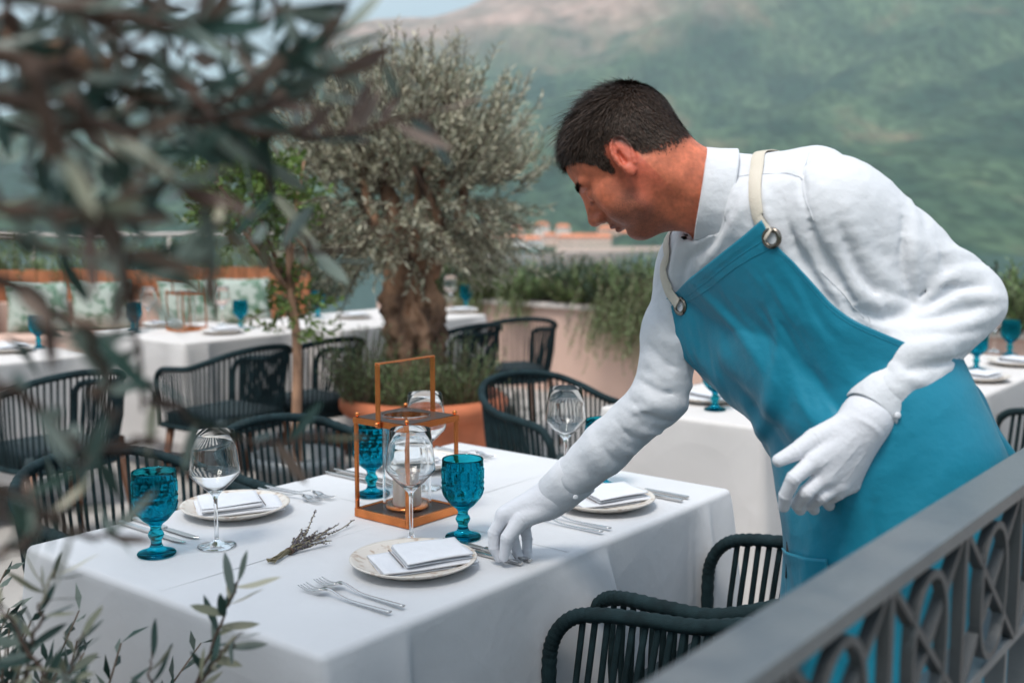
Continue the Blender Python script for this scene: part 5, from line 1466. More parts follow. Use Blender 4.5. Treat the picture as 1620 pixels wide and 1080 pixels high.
colr = colr*(1 + 0.8*fbm(Lc*40, 3))[:, None]*(1 + 0.5*fbm(Lc*160, 2))[:, None]
def mixc(c, m, w): return c*(1 - (m*w)[:, None]) + np.array(c_)*(m*w)[:, None]
for c_, m_, w_ in [((0.62, 0.12, 0.075), np.exp(-((Lc[:, 1]-0.082)/0.02)**2)*(np.abs(Lc[:, 0]) < 0.03), 0.6), ((0.22, 0.09, 0.06), beard, 0.4), ((0.30, 0.085, 0.065), lips, 0.8), ((0.022, 0.013, 0.010), brow, 0.96), ((0.040, 0.024, 0.018), hm, 0.92)]:
    colr = mixc(colr, m_, w_)
ca = b_me.color_attributes.new('skin_colour', 'FLOAT_COLOR', 'POINT')
ca.data.foreach_set('color', np.column_stack([colr, np.clip(beard, 0, 1)]).astype(np.float32).ravel())
m_skin = bpy.data.materials.new('skin'); m_skin.use_nodes = True
_nt = m_skin.node_tree; _b = _nt.nodes['Principled BSDF']; _b.inputs['Roughness'].default_value = 0.52; _b.inputs['Specular IOR Level'].default_value = 0.4
_b.inputs['Subsurface Weight'].default_value = 0.25; _b.inputs['Subsurface Radius'].default_value = (0.010, 0.0035, 0.0018); _b.inputs['Subsurface Scale'].default_value = 0.6
_at = _nt.nodes.new('ShaderNodeVertexColor'); _at.layer_name = 'skin_colour'; 
_sn = _nt.nodes.new('ShaderNodeTexNoise'); _sn.inputs['Scale'].default_value = 900; _sn.inputs['Detail'].default_value = 2
_tc0 = _nt.nodes.new('ShaderNodeTexCoord'); _nt.links.new(_tc0.outputs['Object'], _sn.inputs['Vector'])
_sr = _nt.nodes.new('ShaderNodeValToRGB'); _sr.color_ramp.elements[0].position = 0.42; _sr.color_ramp.elements[1].position = 0.56
_nt.links.new(_sn.outputs['Fac'], _sr.inputs['Fac'])
_sm = _nt.nodes.new('ShaderNodeMath'); _sm.operation = 'MULTIPLY'; _nt.links.new(_sr.outputs['Color'], _sm.inputs[0]); _nt.links.new(_at.outputs['Alpha'], _sm.inputs[1])
_s2 = _nt.nodes.new('ShaderNodeMath'); _s2.operation = 'MULTIPLY'; _s2.inputs[1].default_value = 0.55; _nt.links.new(_sm.outputs[0], _s2.inputs[0])
_sx = _nt.nodes.new('ShaderNodeMixRGB'); _sx.inputs[2].default_value = (0.05, 0.03, 0.025, 1); _nt.links.new(_s2.outputs[0], _sx.inputs[0]); _nt.links.new(_at.outputs[0], _sx.inputs[1])
# fine blotches of the skin
_n3 = _nt.nodes.new('ShaderNodeTexNoise'); _n3.inputs['Scale'].default_value = 140; _n3.inputs['Detail'].default_value = 4; _nt.links.new(_tc0.outputs['Object'], _n3.inputs['Vector'])
_m3 = _nt.nodes.new('ShaderNodeMapRange'); _m3.inputs['To Min'].default_value = 0.72; _m3.inputs['To Max'].default_value = 1.22; _nt.links.new(_n3.outputs['Fac'], _m3.inputs['Value'])
_h3 = _nt.nodes.new('ShaderNodeHueSaturation'); _nt.links.new(_m3.outputs[0], _h3.inputs['Value']); _nt.links.new(_sx.outputs[0], _h3.inputs['Color'])
_nt.links.new(_h3.outputs[0], _b.inputs['Base Color'])
_n = _nt.nodes.new('ShaderNodeTexNoise'); _n.inputs['Scale'].default_value = 420; _n.inputs['Detail'].default_value = 3
_tc = _nt.nodes.new('ShaderNodeTexCoord'); _nt.links.new(_tc.outputs['Object'], _n.inputs['Vector'])
_bp = _nt.nodes.new('ShaderNodeBump'); _bp.inputs['Strength'].default_value = 0.25; _bp.inputs['Distance'].default_value = 0.0015
_nt.links.new(_n.outputs['Fac'], _bp.inputs['Height']); _nt.links.new(_bp.outputs[0], _b.inputs['Normal'])
bo = link('body', b_me, person, m_skin)

# ---- hair: short strands laid over the scalp
tri = V[F]; cen = tri.mean(1); lc = (cen - HEAD) @ HR.T/HS
nrm = unit(np.cross(tri[:, 2] - tri[:, 0], tri[:, 3] - tri[:, 1]))
w = hair_mask(lc, fbm(lc*90, 2)*0.012)
sel = np.flatnonzero((w > 0.03) & (np.linalg.norm(lc, axis=1) < 0.19) & (lc[:, 2] > -0.085) & (np.abs(lc[:, 1]) < 0.0785 + 0.01*(lc[:, 2] > 0.03)))
rh = np.random.default_rng(8)
area = np.linalg.norm(np.cross(tri[sel, 2] - tri[sel, 0], tri[sel, 3] - tri[sel, 1]), axis=1)/2
pk = rh.choice(len(sel), 26000, p=area*w[sel]/(area*w[sel]).sum()); si = sel[pk]
uv = rh.random((len(si), 2))[..., None]
B0 = (tri[si, 0]*(1-uv[:, 0])*(1-uv[:, 1]) + tri[si, 1]*uv[:, 0]*(1-uv[:, 1]) + tri[si, 2]*uv[:, 0]*uv[:, 1] + tri[si, 3]*(1-uv[:, 0])*uv[:, 1])
lb_ = (B0 - HEAD) @ HR.T/HS; Nn = nrm[si]
# flow: forwards on the top, down at sides and back
flow_l = np.stack([1.2*sstep(np.clip((lb_[:, 0] + 0.115)/0.06, 0, 1)) - 0.2, np.sign(lb_[:, 1])*0.25, -np.clip((0.11 - lb_[:, 2])*14, 0, 1.6)], -1)
flow_l[:, 0] *= np.clip(0.35 + (lb_[:, 2] - 0.02)*10, 0.12, 1)
flow = flow_l @ HR; flow = flow - Nn*(flow*Nn).sum(1, keepdims=True); flow = unit(flow)
topness = sstep(np.clip((lb_[:, 2] - 0.030)/0.09, 0, 1))*sstep(np.clip((lb_[:, 0] + 0.14)/0.10, 0, 1))
ln = (0.007 + 0.019*topness)*rh.uniform(0.6, 1.3, len(si))*np.clip(w[si]*1.3, 0.35, 1)
stray = (rh.random(len(si)) < 0.05)*topness; ln = ln*(1 + 0.7*stray)
Dh = unit(flow*(0.9) + Nn*(0.5*stray)[:, None] + Nn*(0.55 + 0.25*topness)[:, None] + rh.normal(size=(len(si), 3))*0.16 + (fbm(lb_*55, 2)*1.6)[:, None]*HL)
Sd = unit(np.cross(Dh, Nn)); wdt = rh.uniform(0.0004, 0.0008, len(si))[:, None]
mid = B0 + Dh*ln[:, None]*0.5 ; tip = B0 + Dh*ln[:, None]*0.86 + flow*ln[:, None]*0.22 - Nn*ln[:, None]*0.06
HV = np.stack([B0 - Sd*wdt, B0 + Sd*wdt, mid + Sd*wdt*0.9, mid - Sd*wdt*0.9, tip], 1).reshape(-1, 3)
k5 = np.arange(len(si))[:, None]*5
HFc = np.vstack([np.hstack([k5, k5+1, k5+2]), np.hstack([k5, k5+2, k5+3]), np.hstack([k5+3, k5+2, k5+4])])
pobj('hair', HV, HFc, M['hair'])
# ---- eyebrows: fine short strands
bw = np.exp(-((lc[:, 2] - 0.0255 + 0.12*np.maximum(0, np.abs(lc[:, 1]) - 0.035))/0.0045)**2)*(np.abs(lc[:, 1]) > 0.010)*(np.abs(lc[:, 1]) < 0.056)*(lc[:, 0] > 0.035)
bs = np.flatnonzero((bw > 0.35) & (np.linalg.norm(lc, axis=1) < 0.15)); bi = rh.choice(bs, 900)
Bb = cen[bi] + rh.normal(size=(900, 3))*0.0008; lbb = lc[bi]; fb_ = np.stack([-0.6 + 0*lbb[:, 0], np.sign(lbb[:, 1]), 0.25 + 0*lbb[:, 0]], -1) @ HR
Db = unit(unit(fb_ - nrm[bi]*(fb_*nrm[bi]).sum(1, keepdims=True)) + nrm[bi]*0.35 + rh.normal(size=(900, 3))*0.15); Sb = unit(np.cross(Db, nrm[bi]))*0.0005
BV = np.stack([Bb - Sb, Bb + Sb, Bb + Db*0.0065], 1).reshape(-1, 3)
pobj('eyebrows', BV, np.arange(2700).reshape(-1, 3), M['hair'])
EV = []
for s_ in (-1, 1):
    for k_ in range(70):
        l_ = s_*(0.019 + 0.027*k_/69); base = H(0.0955 - 14.0*(abs(l_) - 0.032)**2, l_, -0.0115 + rh.normal()*0.0004)
        dr = unit(HF*0.75 - HU*0.65 + HL*s_*0.25 + rh.normal(size=3)*0.12); sd_ = unit(np.cross(dr, HU))*0.0004
        EV += [base - sd_, base + sd_, base + dr*0.0075]
pobj('eyelashes', np.array(EV), np.arange(len(EV)).reshape(-1, 3), M['pen'])
# ------------------------------------------------------------------ gloves
def glove(name, wrist, parts, lo, hi, cuffax, darts=(), fine=0.0019):
    s = Sdf()
    for kind, a in parts:
        if kind == 'c': s.cone(*a)
        elif kind == 'e': s.ell(*a)
        elif kind == 'f':
            pts, rads = a; s.chain(pts, rads, 0.003, 0.006)
    fw = Folds()
    ax = unit(np.asarray(cuffax)); up = unit(np.cross(ax, [0.1, 0.2, 1])); sd = np.cross(ax, up); r = np.random.default_rng(4)
    for k in range(5):
        c = wrist + ax*(0.004 + k*0.0085); rr = 0.030 + 0.002*k; t0 = r.uniform(0, 6.28)
        fw.line3([c + ax*0.006*math.sin(t + k) + (up*math.cos(t)*1.0 + sd*math.sin(t)*0.85)*rr for t in np.linspace(t0, t0 + 4.4, 14)], 0.0022, 0.0036)
    for kind, a in parts:                      # creases over the finger joints
        if kind == 'f':
            pts, rads = a
            for q, rr_, prv, nxt in zip(pts[1:-1], rads[1:-1], pts[:-2], pts[2:]):
                t_ = unit(np.asarray(nxt) - np.asarray(prv)); u_ = unit(np.cross(t_, [0.3, 1, 0.2])); v_ = np.cross(t_, u_)
                for off in (-0.0035, 0.003):
                    fw.line3([q + t_*off + (u_*math.cos(b_) + v_*math.sin(b_))*rr_ for b_ in np.linspace(0, 6.28, 10)], -0.0011, 0.0016, False)
    for st in darts:                           # the three sewn darts on the back of the hand
        for i_ in range(len(st) - 1):
            for e_ in np.linspace(0, 1, 4)[:-1]:
                x0 = np.array(st[i_]) + (np.array(st[i_+1]) - np.array(st[i_]))*e_; x1 = np.array(st[i_]) + (np.array(st[i_+1]) - np.array(st[i_]))*(e_ + 0.34)
                fw.seg.append((s.march(*x0), s.march(*x1), 0.0015, 0.0017))
    s.disp = lambda p: fw(p) + 0.0004*fbm(np.asarray(p)*120, 2)
    V, F = s.mesh(np.arange(lo[0], hi[0], fine), np.arange(lo[1], hi[1], fine), np.arange(lo[2], hi[2], fine))
    o = pobj(name, V, F, M['glove']); m = o.modifiers.new('smooth', 'SMOOTH'); m.factor = 0.5; m.iterations = 2
    return o
A = aty
# left hand: hangs relaxed in front of the apron
wr = L_WR
K1, K2, K3, K4 = A(1290, 727, 1.575), A(1305, 752, 1.580), A(1327, 765, 1.590), A(1347, 764, 1.604)
palm_c = A(1338, 705, 1.605)
parts = [('c', (wr - L_AX*0.035, wr + L_AX*0.03, 0.031, 0.030, 0.01)), ('c', (wr + L_AX*0.02, K2, 0.029, 0.017, 0.02)), ('c', (wr + L_AX*0.02, K3, 0.029, 0.016, 0.02)), ('c', (wr + L_AX*0.02, K1, 0.028, 0.0155, 0.02)), ('c', (wr + L_AX*0.025, K4, 0.027, 0.0145, 0.02)),
         ('f', ([K1, A(1256, 756, 1.560), A(1243, 783, 1.572), A(1240, 801, 1.585)], [0.0132, 0.0112, 0.0102, 0.0088])),
         ('f', ([K2, A(1276, 778, 1.566), A(1262, 797, 1.590), A(1266, 806, 1.606)], [0.0132, 0.0112, 0.0102, 0.0086])),
         ('f', ([K3, A(1300, 785, 1.578), A(1283, 798, 1.602), A(1288, 806, 1.618)], [0.0124, 0.0106, 0.0096, 0.0082])),
         ('f', ([K4, A(1326, 780, 1.592), A(1308, 791, 1.612), A(1312, 799, 1.626)], [0.0118, 0.0102, 0.0094, 0.0084])),
         ('f', ([wr + L_AX*0.035 + np.array([-0.012, -0.004, 0.004]), A(1290, 694, 1.588), A(1258, 715, 1.580), A(1232, 728, 1.576)], [0.0215, 0.0165, 0.0128, 0.0098]))]
glove('left_glove', wr + L_AX*0.014, parts, palm_c - [0.14, 0.10, 0.15], palm_c + [0.14, 0.10, 0.14], L_AX, ([(1298, 738), (1330, 712), (1352, 690)], [(1317, 752), (1342, 724), (1360, 702)], [(1337, 760), (1354, 736), (1368, 716)]))
# right hand: pinches the knife on the table
wr = R_WR
J1, J2, J3, J4 = A(797, 815, 2.035), A(800, 812, 2.062), A(812, 818, 2.082), A(828, 826, 2.098)
pc = A(825, 830, 2.06)
parts = [('c', (wr - R_AX*0.035, wr + R_AX*0.025, 0.030, 0.029, 0.01)), ('c', (wr + R_AX*0.015, J1, 0.028, 0.0165, 0.02)), ('c', (wr + R_AX*0.015, J2, 0.028, 0.0165, 0.02)), ('c', (wr + R_AX*0.015, J3, 0.028, 0.016, 0.02)), ('c', (wr + R_AX*0.015, J4, 0.026, 0.015, 0.02)),
         ('f', ([J1, A(781, 842, 2.030), A(781, 866, 2.028), A(789, 882, 2.030)], [0.0135, 0.0114, 0.0102, 0.0086])),
         ('f', ([J2, A(785, 845, 2.058), A(797, 870, 2.056), A(808, 886, 2.050)], [0.0135, 0.0114, 0.0102, 0.0086])),
         ('f', ([J3, A(812, 850, 2.076), A(818, 872, 2.070), A(824, 886, 2.062)], [0.0126, 0.0108, 0.0097, 0.0083])),
         ('f', ([J4, A(834, 852, 2.088), A(834, 872, 2.080), A(836, 884, 2.072)], [0.0120, 0.0106, 0.0098, 0.0085])),
         ('f', ([wr + R_AX*0.03 + np.array([0.0, -0.018, -0.008]), A(824, 822, 2.026), A(803, 850, 2.010), A(797, 881, 2.014)], [0.021, 0.0172, 0.0132, 0.0095]))]
glove('right_glove', wr + R_AX*0.012, parts, pc - [0.11, 0.10, 0.10], pc + [0.14, 0.12, 0.13], R_AX)

def hem_ring(c, ax, r, nm):
    up = unit(np.cross(ax, [0.1, 0.2, 1])); sd = np.cross(ax, up); mb = MB()
    mb.tube([c + (up*math.cos(t) + sd*math.sin(t)*0.92)*r - PB for t in np.linspace(0, 2*math.pi, 36, endpoint=False)], 0.0019, 6, closed=True)
    build(mb, nm, M['glove'], person)
hem_ring(L_WR + L_AX*0.0175, L_AX, 0.0325, 'glove_hem'); hem_ring(R_WR + R_AX*0.0125, R_AX, 0.0315, 'glove_hem')
# ------------------------------------------------------------------ apron: one sheet laid over shirt and trousers
ctrl = [  # rows from the bib down; points from his right side (far) to his left hip (near)
    [(1052, 474, 1.93), (1085, 452, 1.89), (1130, 420, 1.83), (1178, 384, 1.77), (1226, 350, 1.72)],
    [(1068, 535, 1.92), (1110, 510, 1.85), (1165, 485, 1.78), (1225, 450, 1.72), (1292, 432, 1.695)],
    [(1098, 585, 1.91), (1130, 570, 1.84), (1200, 555, 1.73), (1270, 530, 1.68), (1355, 508, 1.675)],
    [(1150, 625, 1.92), (1165, 630, 1.83), (1240, 640, 1.69), (1330, 612, 1.64), (1428, 558, 1.655)],
    [(1260, 660, 1.95), (1212, 690, 1.82), (1275, 710, 1.66), (1390, 680, 1.60), (1540, 603, 1.70)],
    [(1290, 740, 1.97), (1228, 770, 1.82), (1290, 790, 1.66), (1410, 770, 1.595), (1585, 690, 1.715)],
    [(1300, 850, 1.98), (1238, 865, 1.82), (1300, 885, 1.66), (1425, 880, 1.595), (1660, 800, 1.76)],
    [(1300, 1010, 1.98), (1234, 1010, 1.82), (1300, 1040, 1.66), (1440, 1040, 1.60), (1720, 960, 1.79)],
    [(1300, 1230, 1.98), (1228, 1240, 1.82), (1300, 1280, 1.66), (1450, 1290, 1.61), (1745, 1170, 1.80)]]
C = np.array([[A(*q) for q in row] for row in ctrl])
nu_, nv_ = 110, 190
rows = np.array([spline(r, nu_) for r in C]); G = np.array([spline(rows[:, j], nv_) for j in range(nu_)])   # nu x nv x 3
under = Sdf(); under.L = list(shirt.L[:3]) + list(tr.L)
Pg = G.reshape(-1, 3)
for it in range(4):
    dd = under(Pg); g_ = under.grad(Pg); push = np.maximum(0, 0.016 - dd); Pg = Pg + g_*push[:, None]
G = Pg.reshape(nu_, nv_, 3)
G = np.array([[G[i, j] for j in range(nv_)] for i in range(nu_)])
for it in range(6):   # relax creases left by the push
    Gs = G.copy(); Gs[1:-1, 1:-1] = (G[:-2, 1:-1] + G[2:, 1:-1] + G[1:-1, :-2] + G[1:-1, 2:])/4; G = G*0.4 + Gs*0.6
gu = np.gradient(G, axis=0); gv = np.gradient(G, axis=1); N_ = unit(np.cross(gu, gv))
if (N_[nu_//2, nv_//2] @ np.array([-0.5, -0.8, 0])) < 0: N_ = -N_
uu, vv_ = np.meshgrid(np.linspace(0, 1, nu_), np.linspace(0, 1, nv_), indexing='ij')
fl_n = lambda a, b, sd: fbm(np.stack([a, b, np.full_like(a, sd)], -1), 3)
wr_ = 0.015*fl_n(uu*7 + vv_*3, vv_*3.2 - uu*1.5, 1.0)*2 * np.clip(vv_*4, 0, 1) + 0.020*np.sin(uu*21 + 2.2*np.sin(vv_*5))*np.clip((vv_ - 0.45)*2, 0, 1)*np.clip(1.0, 0, 1)*0.6
wr_ += 0.007*np.exp(-((uu - 0.45 - 0.15*(vv_ - 0.1))/0.035)**2)*np.exp(-((vv_ - 0.18)/0.12)**2)          # soft pleat down the bib
wr_ += 0.010*np.exp(-((uu - (1.0 - vv_*1.5))/0.05)**2)*np.clip((vv_ - 0.16)*9, 0, 1)*np.clip((0.62 - vv_)*7, 0, 1)                          # diagonal pull to the waist
wr_ += -0.010*np.exp(-((uu - 0.30 - 0.5*(vv_ - 0.3))/0.05)**2)*np.exp(-((vv_ - 0.42)/0.13)**2)
G = G + N_*np.maximum(wr_, -0.008)[..., None]
hem_m = np.exp(-((vv_ - 0.028)/0.0035)**2) + np.exp(-((uu - 0.985)/0.004)**2)*0.5
G = G - N_*0.0012*hem_m[..., None]
# keep clear of the railing
n_lim = -0.428; nn_ = G @ NV; over = np.maximum(0, nn_ - n_lim)*(G[..., 2] < 1.12); G = G - NV*over[..., None]
mb = MB(); mb.grid(G - PB)
apron = build(mb, 'apron', M['apron'], person)
so = apron.modifiers.new('thickness', 'SOLIDIFY'); so.thickness = 0.0022; so.offset = 1.0
if np.dot(N_[55, 40], np.cross(gu[55, 40], gv[55, 40])) < 0: so.offset = -1.0
def on_apron(px, py):
    """nearest apron point seen at a picture position"""
    r = unit(ray(px, py)); o = np.array([0, 0, CAM_H]); Q = (G - o).reshape(-1, 3); t = Q @ r
    dist = np.linalg.norm(Q - t[:, None]*r, axis=1); c = np.flatnonzero(dist < 0.007)
    k = c[np.argmin(t[c])] if len(c) else np.argmin(dist)
    return G.reshape(-1, 3)[k], N_.reshape(-1, 3)[k]
def torus(R, r, seg=28, sec=10):
    mb = MB(); mb.tube([(R*math.cos(a), R*math.sin(a), 0) for a in np.linspace(0, 2*math.pi, seg, endpoint=False)], r, sec, closed=True); return mb
def orient(n): return Vector(n).to_track_quat('Z', 'Y').to_euler()
grom = []
for px, py in ((1217, 380), (1072, 486)):
    p, n = on_apron(px, py); p = p + n*0.0022; grom.append((p, n))
    g_ = build(torus(0.0128, 0.0040), 'grommet', M['grommet'], apron, loc=p - PB, rot=orient(n))
    g2 = MB(); g2.lathe([(0, 0), (0.0095, 0)], 24); build(g2, 'grommet_hole', M['shirt'], apron, loc=p - PB + n*0.0004, rot=orient(n))
def ribbon(P, Nn, wid, th, nm):
    P = np.asarray(P); T = unit(np.gradient(P, axis=0)); S = unit(np.cross(T, Nn)); Nn = np.cross(S, T)
    sec = [(-1, 0), (-0.9, 1), (0, 1.15), (0.9, 1), (1, 0), (0.9, -0.4), (-0.9, -0.4)]
    Gq = np.array([[P[i] + S[i]*a*wid/2 + Nn[i]*b*th - PB for a, b in sec + sec[:1]] for i in range(len(P))])
    mb = MB(); mb.grid(Gq); return build(mb, nm, M['strap'], apron)
def strap(pix, extra, n=40, wid=0.021):
    pts = [shirt.march(x, y) for x, y in pix] + [np.asarray(e, float) for e in extra]
    P = spline(pts, n)
    for _ in range(6):
        d_ = shirt(P); g_ = shirt.grad(P); P = P + g_*np.clip(0.0045 - d_, -0.03, 0.03)[:, None]
    for _ in range(4): P[1:-1] = (P[:-2] + P[2:] + 2*P[1:-1])/4
    return P, shirt.grad(P)
P, Nn = strap([(1205, 356), (1199, 325), (1196, 290), (1198, 262), (1206, 243)], [aty(1235, 234, 1.86), aty(1290, 236, 1.92)])
P = np.vstack([grom[0][0] + grom[0][1]*0.005 + np.array([-0.002, 0, 0.004]), P[2:]]); Nn = np.vstack([grom[0][1], Nn[2:]]); ribbon(P, Nn, 0.021, 0.0010, 'strap')
P, Nn = strap([(1066, 470), (1056, 445), (1053, 425), (1060, 402)], [aty(1085, 385, 1.98), aty(1110, 375, 2.02)])
P = np.vstack([grom[1][0] + grom[1][1]*0.005 + np.array([-0.001, 0, 0.004]), P[2:]]); Nn = np.vstack([grom[1][1], Nn[2:]]); ribbon(P, Nn, 0.020, 0.0010, 'strap')
# stitched hem along the bib and its side
for ln_ in (G[:, 6], G[:, 9]):
    mb = MB(); mb.tube(ln_ + N_[:, 6]*0.0024 - PB, 0.0006, 4); build(mb, 'hem_stitch', M['apron'], apron)
mb = MB(); mb.tube(G[-3, 4:] + N_[-3, 4:]*0.0024 - PB, 0.0006, 4); build(mb, 'hem_stitch', M['apron'], apron)
# waist pocket on the apron and a pen in it
pp = [on_apron(x, y) for x, y in [(1240, 868), (1262, 874), (1290, 876)]]
def ij(px, py):
    p_ = on_apron(px, py)[0]; k = np.argmin(np.linalg.norm(G.reshape(-1, 3) - p_, axis=1)); return k//nv_, k % nv_
(i0_, j0_), (i1_, j1_) = ij(1246, 872), ij(1312, 975)
i0_, i1_ = max(0, min(i0_, i1_) - 6), max(i0_, i1_); j0_, j1_ = min(j0_, j1_), max(j0_, j1_) + 14
sub_ = G[i0_:i1_ + 1, j0_:j1_ + 1]; nsub = N_[i0_:i1_ + 1, j0_:j1_ + 1]; gap = 0.0032 + 0.006*np.linspace(1, 0, sub_.shape[1])**3
mb = MB(); mb.grid(sub_ + nsub*gap[None, :, None] - PB); o = build(mb, 'pocket', M['apron'], apron); o.modifiers.new('t', 'SOLIDIFY').thickness = 0.002
p, n = on_apron(1242, 866); d_ = unit(np.array([-0.05, 0.0, 1.0]))
pen = thing('pen', 'black pen sticking out of the apron pocket', 'pen', p + n*0.004 - d_*0.05)
mb = MB(); mb.tube([(0, 0, 0), (0, 0, 0.062)], 0.0038, 10); build(mb, 'barrel', M['pen'], pen)
mb = MB(); mb.tube([(0, 0, 0.0625), (0, 0, 0.075)], [0.003, 0.002], 8); build(mb, 'button', M['steel'], pen)
mb = MB(); mb.box((-0.001, -0.0058, 0.03), (0.001, -0.0042, 0.064)); build(mb, 'clip', M['steel'], pen)
# ------------------------------------------------------------------ foreground olive tree: trunk outside the frame at the left, branches reaching in
def leaf_mesh(name, bend, curl, material):
    mb = MB(); n = 7; rows = []
    for i in range(n):
        t = i/(n - 1); w = 0.105*(math.sin(math.pi*min(1, t*0.93 + 0.05))**0.75)*(1.0 if t < 0.97 else 0.2)
        z = -bend*t*t + 0.02*math.sin(t*6)
        rows.append([(t, -w, z + curl*w), (t, 0, z), (t, w, z + curl*w)])
    mb.grid(np.array(rows)); me = mb.mesh(name); me.materials.append(material); return me
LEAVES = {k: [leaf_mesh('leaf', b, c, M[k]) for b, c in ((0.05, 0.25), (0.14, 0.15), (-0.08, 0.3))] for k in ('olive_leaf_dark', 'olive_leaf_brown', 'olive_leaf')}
def leaf_matrix(p, d, ln, rg, up=None):
    d = unit(d); r = rg.normal(size=3) if up is None else np.asarray(up) + rg.normal(size=3)*0.45
    s = unit(np.cross(r, d)); n = np.cross(d, s)
    return Matrix(((d[0]*ln, s[0]*ln, n[0]*ln, p[0]), (d[1]*ln, s[1]*ln, n[1]*ln, p[1]), (d[2]*ln, s[2]*ln, n[2]*ln, p[2]), (0, 0, 0, 1)))
def branch_tree(name, label, root, twigs, seed, mass=None, group=None, trunk=None):
    rg = np.random.default_rng(seed)
    t = thing(name, label, 'tree', root, group=group); R0 = np.array(root)
    for (pix, y0, y1, cnt, ln, mix, rad) in twigs:
        if trunk: y0, y1, ln = y0*0.86, y1*0.86, ln*0.93
        Y = np.linspace(y0, y1, len(pix)); P = spline([aty(x, y, yy) for (x, y), yy in zip(pix, Y)], 20)
        P[1:-1] += rg.normal(size=(18, 3))*0.002
        mb = MB(); mb.tube(P - R0, list(np.linspace(rad, rad*0.35, 20)), 7); build(mb, 'branch', M['twig_dark'], t)
        T = unit(np.gradient(P, axis=0))
        for k in range(cnt):
            u = 0.10 + 0.90*(k + rg.uniform(-.3, .3) + 0.5)/cnt; x = min(max(u, 0), 1)*19; i = min(int(x), 18); q = P[i] + (P[i+1] - P[i])*(x - i)
            side = unit(np.cross(T[i], rg.normal(size=3))); d = T[i]*rg.uniform(0.35, 0.9) + side*rg.uniform(0.5, 0.9)
            if u > 0.97: d = T[i]
            key = rg.choice(['olive_leaf_dark', 'olive_leaf_brown', 'olive_leaf'], p=mix)
            me = LEAVES[key][rg.integers(3)]; o = link('leaf', me, t)
            o.matrix_local = leaf_matrix(q - R0, d, ln*rg.uniform(0.75, 1.25), rg)
    if mass:
        B, Dd, mats = [], [], []
        for (cx, cy, sx, sy, y0, y1, n) in mass:
            for _ in range(n):
                B.append(aty(cx + rg.normal()*sx, cy + rg.normal()*sy, rg.uniform(y0, y1)) - R0); Dd.append(rg.normal(size=3) + np.array([0.6, 0.0, -0.2]))
        B, Dd = np.array(B), np.array(Dd); h = len(B)//4
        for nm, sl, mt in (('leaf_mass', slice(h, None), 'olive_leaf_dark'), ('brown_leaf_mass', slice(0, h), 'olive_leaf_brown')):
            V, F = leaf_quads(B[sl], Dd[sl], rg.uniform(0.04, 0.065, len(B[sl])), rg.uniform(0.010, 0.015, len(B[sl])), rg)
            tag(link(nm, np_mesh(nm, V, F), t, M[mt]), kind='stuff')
    if trunk:
        # unseen upper crown above the picture, added to shade the near table end
        S, Dr, L = [], [], []
        for _ in range(420):
            q = unit(rg.normal(size=3)); c = np.array([-0.95, 0.90, 2.42]) + q*np.array([0.85, 0.72, 0.55])*rg.uniform(0.2, 1.0)
            S.append(c - R0); Dr.append(q + [0, 0, 0.2]); L.append(rg.uniform(0.15, 0.3))
        B, Dd, polys = twig_leaves(S, Dr, L, 18, 0.05, 0.012, rng=rg)
        V, F = leaf_quads(B, Dd, rg.uniform(0.045, 0.065, len(B)), rg.uniform(0.011, 0.015, len(B)), rg)
        tag(link('crown', np_mesh('crown', V, F), t, M['olive_leaf_dark']), kind='stuff')
        for pts, ra, rb in trunk:
            pts = spline(pts, 16); mb = MB(); mb.tube(pts - R0, list(np.linspace(ra, rb, 16)), 10); build(mb, 'trunk' if ra > 0.04 else 'limb', M['bark'], t)
    return t
A = aty
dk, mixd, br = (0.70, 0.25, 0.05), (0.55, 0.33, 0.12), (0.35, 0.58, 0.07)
tw = [([(-80, 60), (120, 120), (300, 170), (420, 120), (530, 50)], .80, .92, 26, .050, dk, .006),
      ([(-60, 150), (150, 200), (330, 190), (470, 150), (545, 110)], .78, .95, 26, .050, mixd, .006),
      ([(-60, -30), (150, 20), (330, 50), (500, 10)], .75, .9, 22, .050, dk, .006),
      ([(100, 150), (230, 250), (320, 330), (335, 430)], .72, .85, 20, .050, mixd, .005),
      ([(40, 100), (110, 260), (190, 380), (215, 470)], .66, .75, 12, .050, br, .006),
      ([(300, 150), (390, 240), (455, 335), (535, 440)], 1.15, 1.25, 7, .060, (0.4, 0.1, 0.5), .0045),
      ([(330, 190), (470, 215), (590, 205), (700, 170)], .95, 1.05, 13, .055, br, .004),
      ([(-50, 300), (80, 350), (180, 330), (270, 290)], .66, .76, 11, .045, dk, .005),
      ([(-40, 430), (60, 470), (145, 540), (165, 640), (150, 730)], .70, .85, 13, .048, mixd, .005),
      ([(-40, 600), (50, 640), (130, 715), (215, 690)], .72, .85, 10, .048, mixd, .004),
      ([(-40, 760), (40, 790), (110, 840), (190, 850)], .75, .9, 9, .045, dk, .004),
      ([(120, 300), (190, 420), (215, 520), (225, 650)], .80, .95, 11, .048, mixd, .004),
      ([(215, 600), (300, 660), (400, 700), (520, 690)], .95, 1.05, 9, .05, (0.3, 0.2, 0.5), .003),
      ([(-30, 370), (190, 400), (380, 385), (480, 400)], .85, 1.0, 14, .05, (0.5, 0.1, 0.4), .003),
      ([(420, -20), (480, 60), (560, 100), (650, 110)], .95, 1.05, 8, .05, dk, .003),
      ([(-40, 880), (30, 860), (70, 830), (110, 800)], .80, .9, 8, .045, mixd, .003)]
mass = [(110, 70, 130, 75, .70, 1.1, 190), (330, 140, 90, 50, .8, 1.1, 50), (70, 270, 80, 70, .65, 1.0, 36), (40, 480, 50, 70, .7, 1.0, 8), (70, 690, 60, 60, .75, 1.0, 8)]
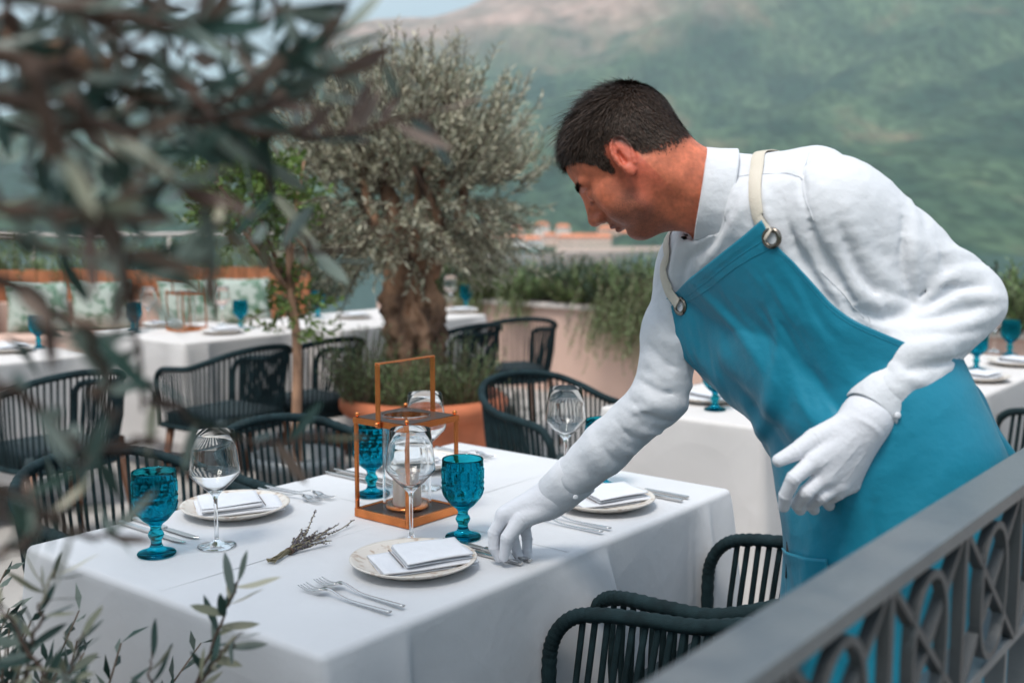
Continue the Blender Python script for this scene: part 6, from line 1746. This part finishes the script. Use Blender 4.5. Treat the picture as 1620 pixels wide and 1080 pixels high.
tr_ = [([(-0.98, 0.95, 0.38), (-1.0, 0.93, 0.9), (-0.94, 0.92, 1.3), (-0.96, 0.90, 2.2)], .075, .045), ([(-0.96, 0.9, 2.0), (-0.7, 0.95, 2.3), (-0.45, 1.0, 2.6)], .03, .01), ([(-0.96, 0.9, 2.0), (-1.2, 0.8, 2.3), (-1.45, 0.8, 2.55)], .03, .01), ([(-0.94, .92, 1.3), (-0.80, .90, 1.52)], .03, .022), ([(-0.80, .90, 1.52), (-0.62, .85, 1.57), (-0.44, .82, 1.56), (-0.30, .84, 1.53)], .022, .008), ([(-0.82, .90, 1.48), (-0.66, .84, 1.42), (-0.50, .78, 1.40)], .018, .008), ([(-0.94, .92, 1.3), (-0.72, .84, 1.28), (-0.52, .78, 1.24)], .018, .008)]
branch_tree('foreground_olive_tree', 'blurred olive branches hanging into the picture at the upper left', (-0.98, 0.95, 0.38), tw, 21, mass, None, tr_)
pt = thing('olive_pot', 'terracotta pot of the foreground olive tree, left of the camera', 'pot', (-0.98, 0.95, 0))
cp = MB(); cp.lathe([(0, 0), (0.17, 0), (0.22, 0.33), (0.25, 0.345), (0.25, 0.41), (0.21, 0.41), (0.20, 0.36), (0, 0.36)], 32); build(cp, 'pot_body', M['terracotta'], pt)
# ------------------------------------------------------------------ planter and clipped shrubs added to shade the near table side, below the picture
plb = thing('planter_box', 'long grey planter box in front of the table, below the picture edge', 'planter', P2(0.36, -0.9, 0), D_ANG)
b_ = MB(); b_.box((0, 0, 0), (0.34, 1.30, 0.42)); bevel(build(b_, 'box_body', M['rail'], plb), 0.006)
b_ = MB(); b_.box((0.02, 0.02, 0.421), (0.32, 1.28, 0.43)); build(b_, 'soil', M['soil'], plb)
for k_, lab_ in enumerate(['clipped shrub in the planter, nearest the railing', 'clipped shrub in the middle of the planter', 'clipped shrub in the planter, next to the foreground olive']):
    q_ = P2(0.54, -1.12 - k_*0.42, 0.43)
    herb('planter_shrub', lab_, 'shrub', q_, 0.25, (0.36, 0.44, 0.48)[k_], 150, M['olive_leaf_dark'], 0.042, 0.010, per=22, seed=90 + k_, r0=0.75, group='shrubs in the planter')
def sprig(lab, root, tws, seed):
    branch_tree('olive_sprig', lab, root, tws, seed, group='leafy sprigs at the bottom left')
g3 = (0.55, 0.0, 0.45)
sprig('green leafy sprig standing up in front of the table corner', A(290, 1150, 1.30), [([(290, 1150), (325, 1050), (352, 980), (378, 915)], 1.30, 1.32, 20, .046, g3, .003), ([(310, 1090), (345, 1040), (385, 1000)], 1.28, 1.25, 7, .044, g3, .002), ([(225, 1180), (235, 1100), (240, 1030)], 1.25, 1.25, 6, .046, g3, .0025)], 31)
sprig('cluster of green leaves at the bottom left corner', A(40, 1180, 1.15), [([(10, 1180), (45, 1040), (65, 960), (85, 900)], 1.15, 1.18, 20, .046, g3, .003), ([(110, 1180), (70, 1070), (20, 990), (-20, 930)], 1.10, 1.12, 16, .046, g3, .003), ([(60, 1150), (110, 1060), (130, 1000)], 1.15, 1.2, 12, .046, g3, .0025), ([(150, 1190), (130, 1110), (100, 1060)], 1.1, 1.1, 8, .046, g3, .0025)], 32)
